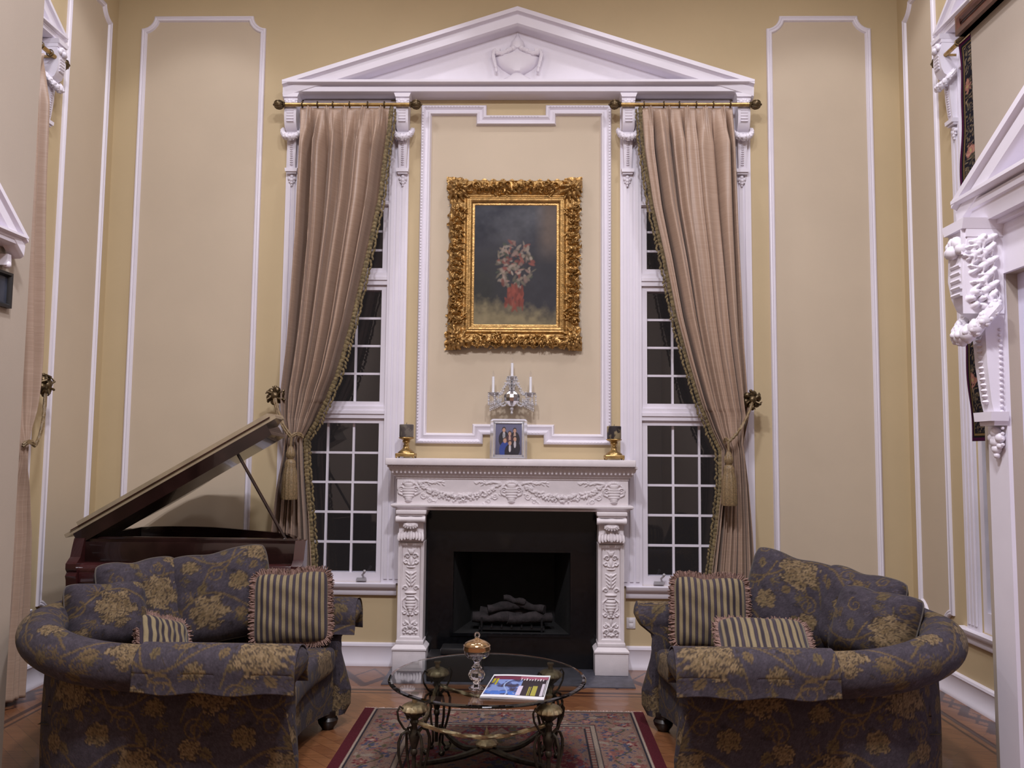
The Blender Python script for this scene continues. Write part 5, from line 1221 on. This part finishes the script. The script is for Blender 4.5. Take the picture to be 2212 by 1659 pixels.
# left loveseat
pillow('throw_pillow','square striped pillow with pink fringe on the left loveseat, against the far arm',(-1.13,-1.42,.655),.40,.38,.13,(.12,-1,.22),3,'stripe',G2)
pillow('back_pillow','large floral back pillow on the left loveseat, highest, behind the striped pillow',(-1.54,-1.36,.705),.56,.50,.22,(.30,-1,.32),9,'floral',G1,(.20,.20))
pillow('back_pillow','floral back pillow on the left loveseat leaning beside the tallest one',(-1.86,-1.56,.69),.50,.48,.22,(.90,-.50,.36),0,'floral',G1,(.42,.40))
pillow('back_pillow','rounded floral pillow at the near end of the left loveseat',(-1.93,-1.80,.675),.40,.34,.24,(.80,-.62,.45),-4,'floral',G1,(.15,.10))
pillow('throw_pillow','striped fringed pillow mostly hidden behind the near arm of the left loveseat',(-1.68,-1.72,.535),.30,.26,.12,(.86,-.30,.55),-24,'stripe',G2)
# right loveseat
pillow('throw_pillow','square striped pillow with pink fringe on the right loveseat, against the far arm',(1.085,-1.40,.655),.39,.38,.13,(-.05,-1,.22),-1,'stripe',G2)
pillow('back_pillow','floral back pillow on the right loveseat, tallest, next to the upright striped pillow',(1.535,-1.34,.72),.50,.48,.22,(-.25,-1,.34),-15,'floral',G1,(.44,.30))
pillow('back_pillow','floral back pillow on the right loveseat, middle of the three',(1.80,-1.54,.685),.48,.45,.22,(-.86,-.60,.36),-6,'floral',G1,(.10,.34))
pillow('back_pillow','floral pillow at the near end of the right loveseat',(1.79,-1.78,.675),.42,.36,.24,(-.74,-.66,.50),-4,'floral',G1,(.30,.48))
pillow('throw_pillow','striped fringed pillow lying low across the right loveseat seat',(1.27,-1.76,.565),.44,.36,.15,(-.06,-.62,1.05),0,'stripe',G2)

# ------------------------------------------------------------------ light
def area(name,loc,size,power,col,rot=(0,0,0),spread=None,shape='SQUARE'):
    l=bpy.data.lights.new(name,'AREA'); l.energy=power; l.size=size; l.color=col; l.shape=shape
    if spread: l.spread=spread
    o=bpy.data.objects.new(name,l); COL.objects.link(o); o.location=loc; o.rotation_euler=rot; return o
def spot(name,loc,target,power,col,ang,blend,size=.05):
    l=bpy.data.lights.new(name,'SPOT'); l.energy=power; l.color=col; l.spot_size=math.radians(ang); l.spot_blend=blend; l.shadow_soft_size=size
    o=bpy.data.objects.new(name,l); COL.objects.link(o); o.location=loc; d=Vector(target)-Vector(loc); o.rotation_euler=d.to_track_quat('-Z','Y').to_euler(); return o
WARM=(.985,.965,1.03); WARM2=(.985,.97,1.06)
for x in (-2.25,-.72,.72,2.2): spot('downlight',(x,-.85,ZC-.03),(x,-.62,0),30,WARM,82,.35,.06)
for x in (-2.3,2.2): spot('downlight',(x,-2.2,ZC-.03),(x,-2.2,0),14,WARM,100,.6,.06)
for x,y,e in ((-1.95,-1.9,26),(1.9,-1.9,26),(-.55,-4.3,135),(.65,-4.3,135)): area('ceiling_lamp',(x,y,ZC-.25),.35,e,WARM2)
area('hall_fill',(.1,-5.2,ZC-.3),.8,24,(1,.97,1.06))  # added fill light over the hall, stands for no known fixture
w=bpy.data.worlds.new('night'); SC.world=w; w.use_nodes=True; w.node_tree.nodes['Background'].inputs[0].default_value=(.030,.025,.025,1); w.node_tree.nodes['Background'].inputs[1].default_value=.6

# ------------------------------------------------------------------ camera
F_PX=1792.74; YAW,PIT,ROLL=-.0225,.0792,-.0092
cam=bpy.data.cameras.new('camera'); co=bpy.data.objects.new('camera',cam); COL.objects.link(co)
cam.sensor_fit='HORIZONTAL'; cam.sensor_width=36; cam.lens=36*F_PX/2212; cam.clip_start=.05
sa,ca=sin(YAW),cos(YAW); sb,cb=sin(PIT),cos(PIT); sr,cr2=sin(ROLL),cos(ROLL)
Rx=Vector((ca,-sa,0)); Fh=Vector((sa,ca,0)); Fw=Fh*cb+Vector((0,0,1))*sb; Up=-Fh*sb+Vector((0,0,1))*cb
Xc=Rx*cr2-Up*sr; Yc=Rx*sr+Up*cr2
M=Matrix((Xc,Yc,-Fw)).transposed().to_4x4(); M.translation=(.1302,-5.8793,1.5); co.matrix_world=M
SC.camera=co
SC.view_settings.view_transform='Standard'; SC.view_settings.look='None'; SC.view_settings.exposure=0; SC.view_settings.gamma=1
SC.cycles.max_bounces=8; SC.cycles.transmission_bounces=8; SC.cycles.caustics_reflective=False; SC.cycles.caustics_refractive=False
SC.cycles.sample_clamp_indirect=4; SC.cycles.use_denoising=True
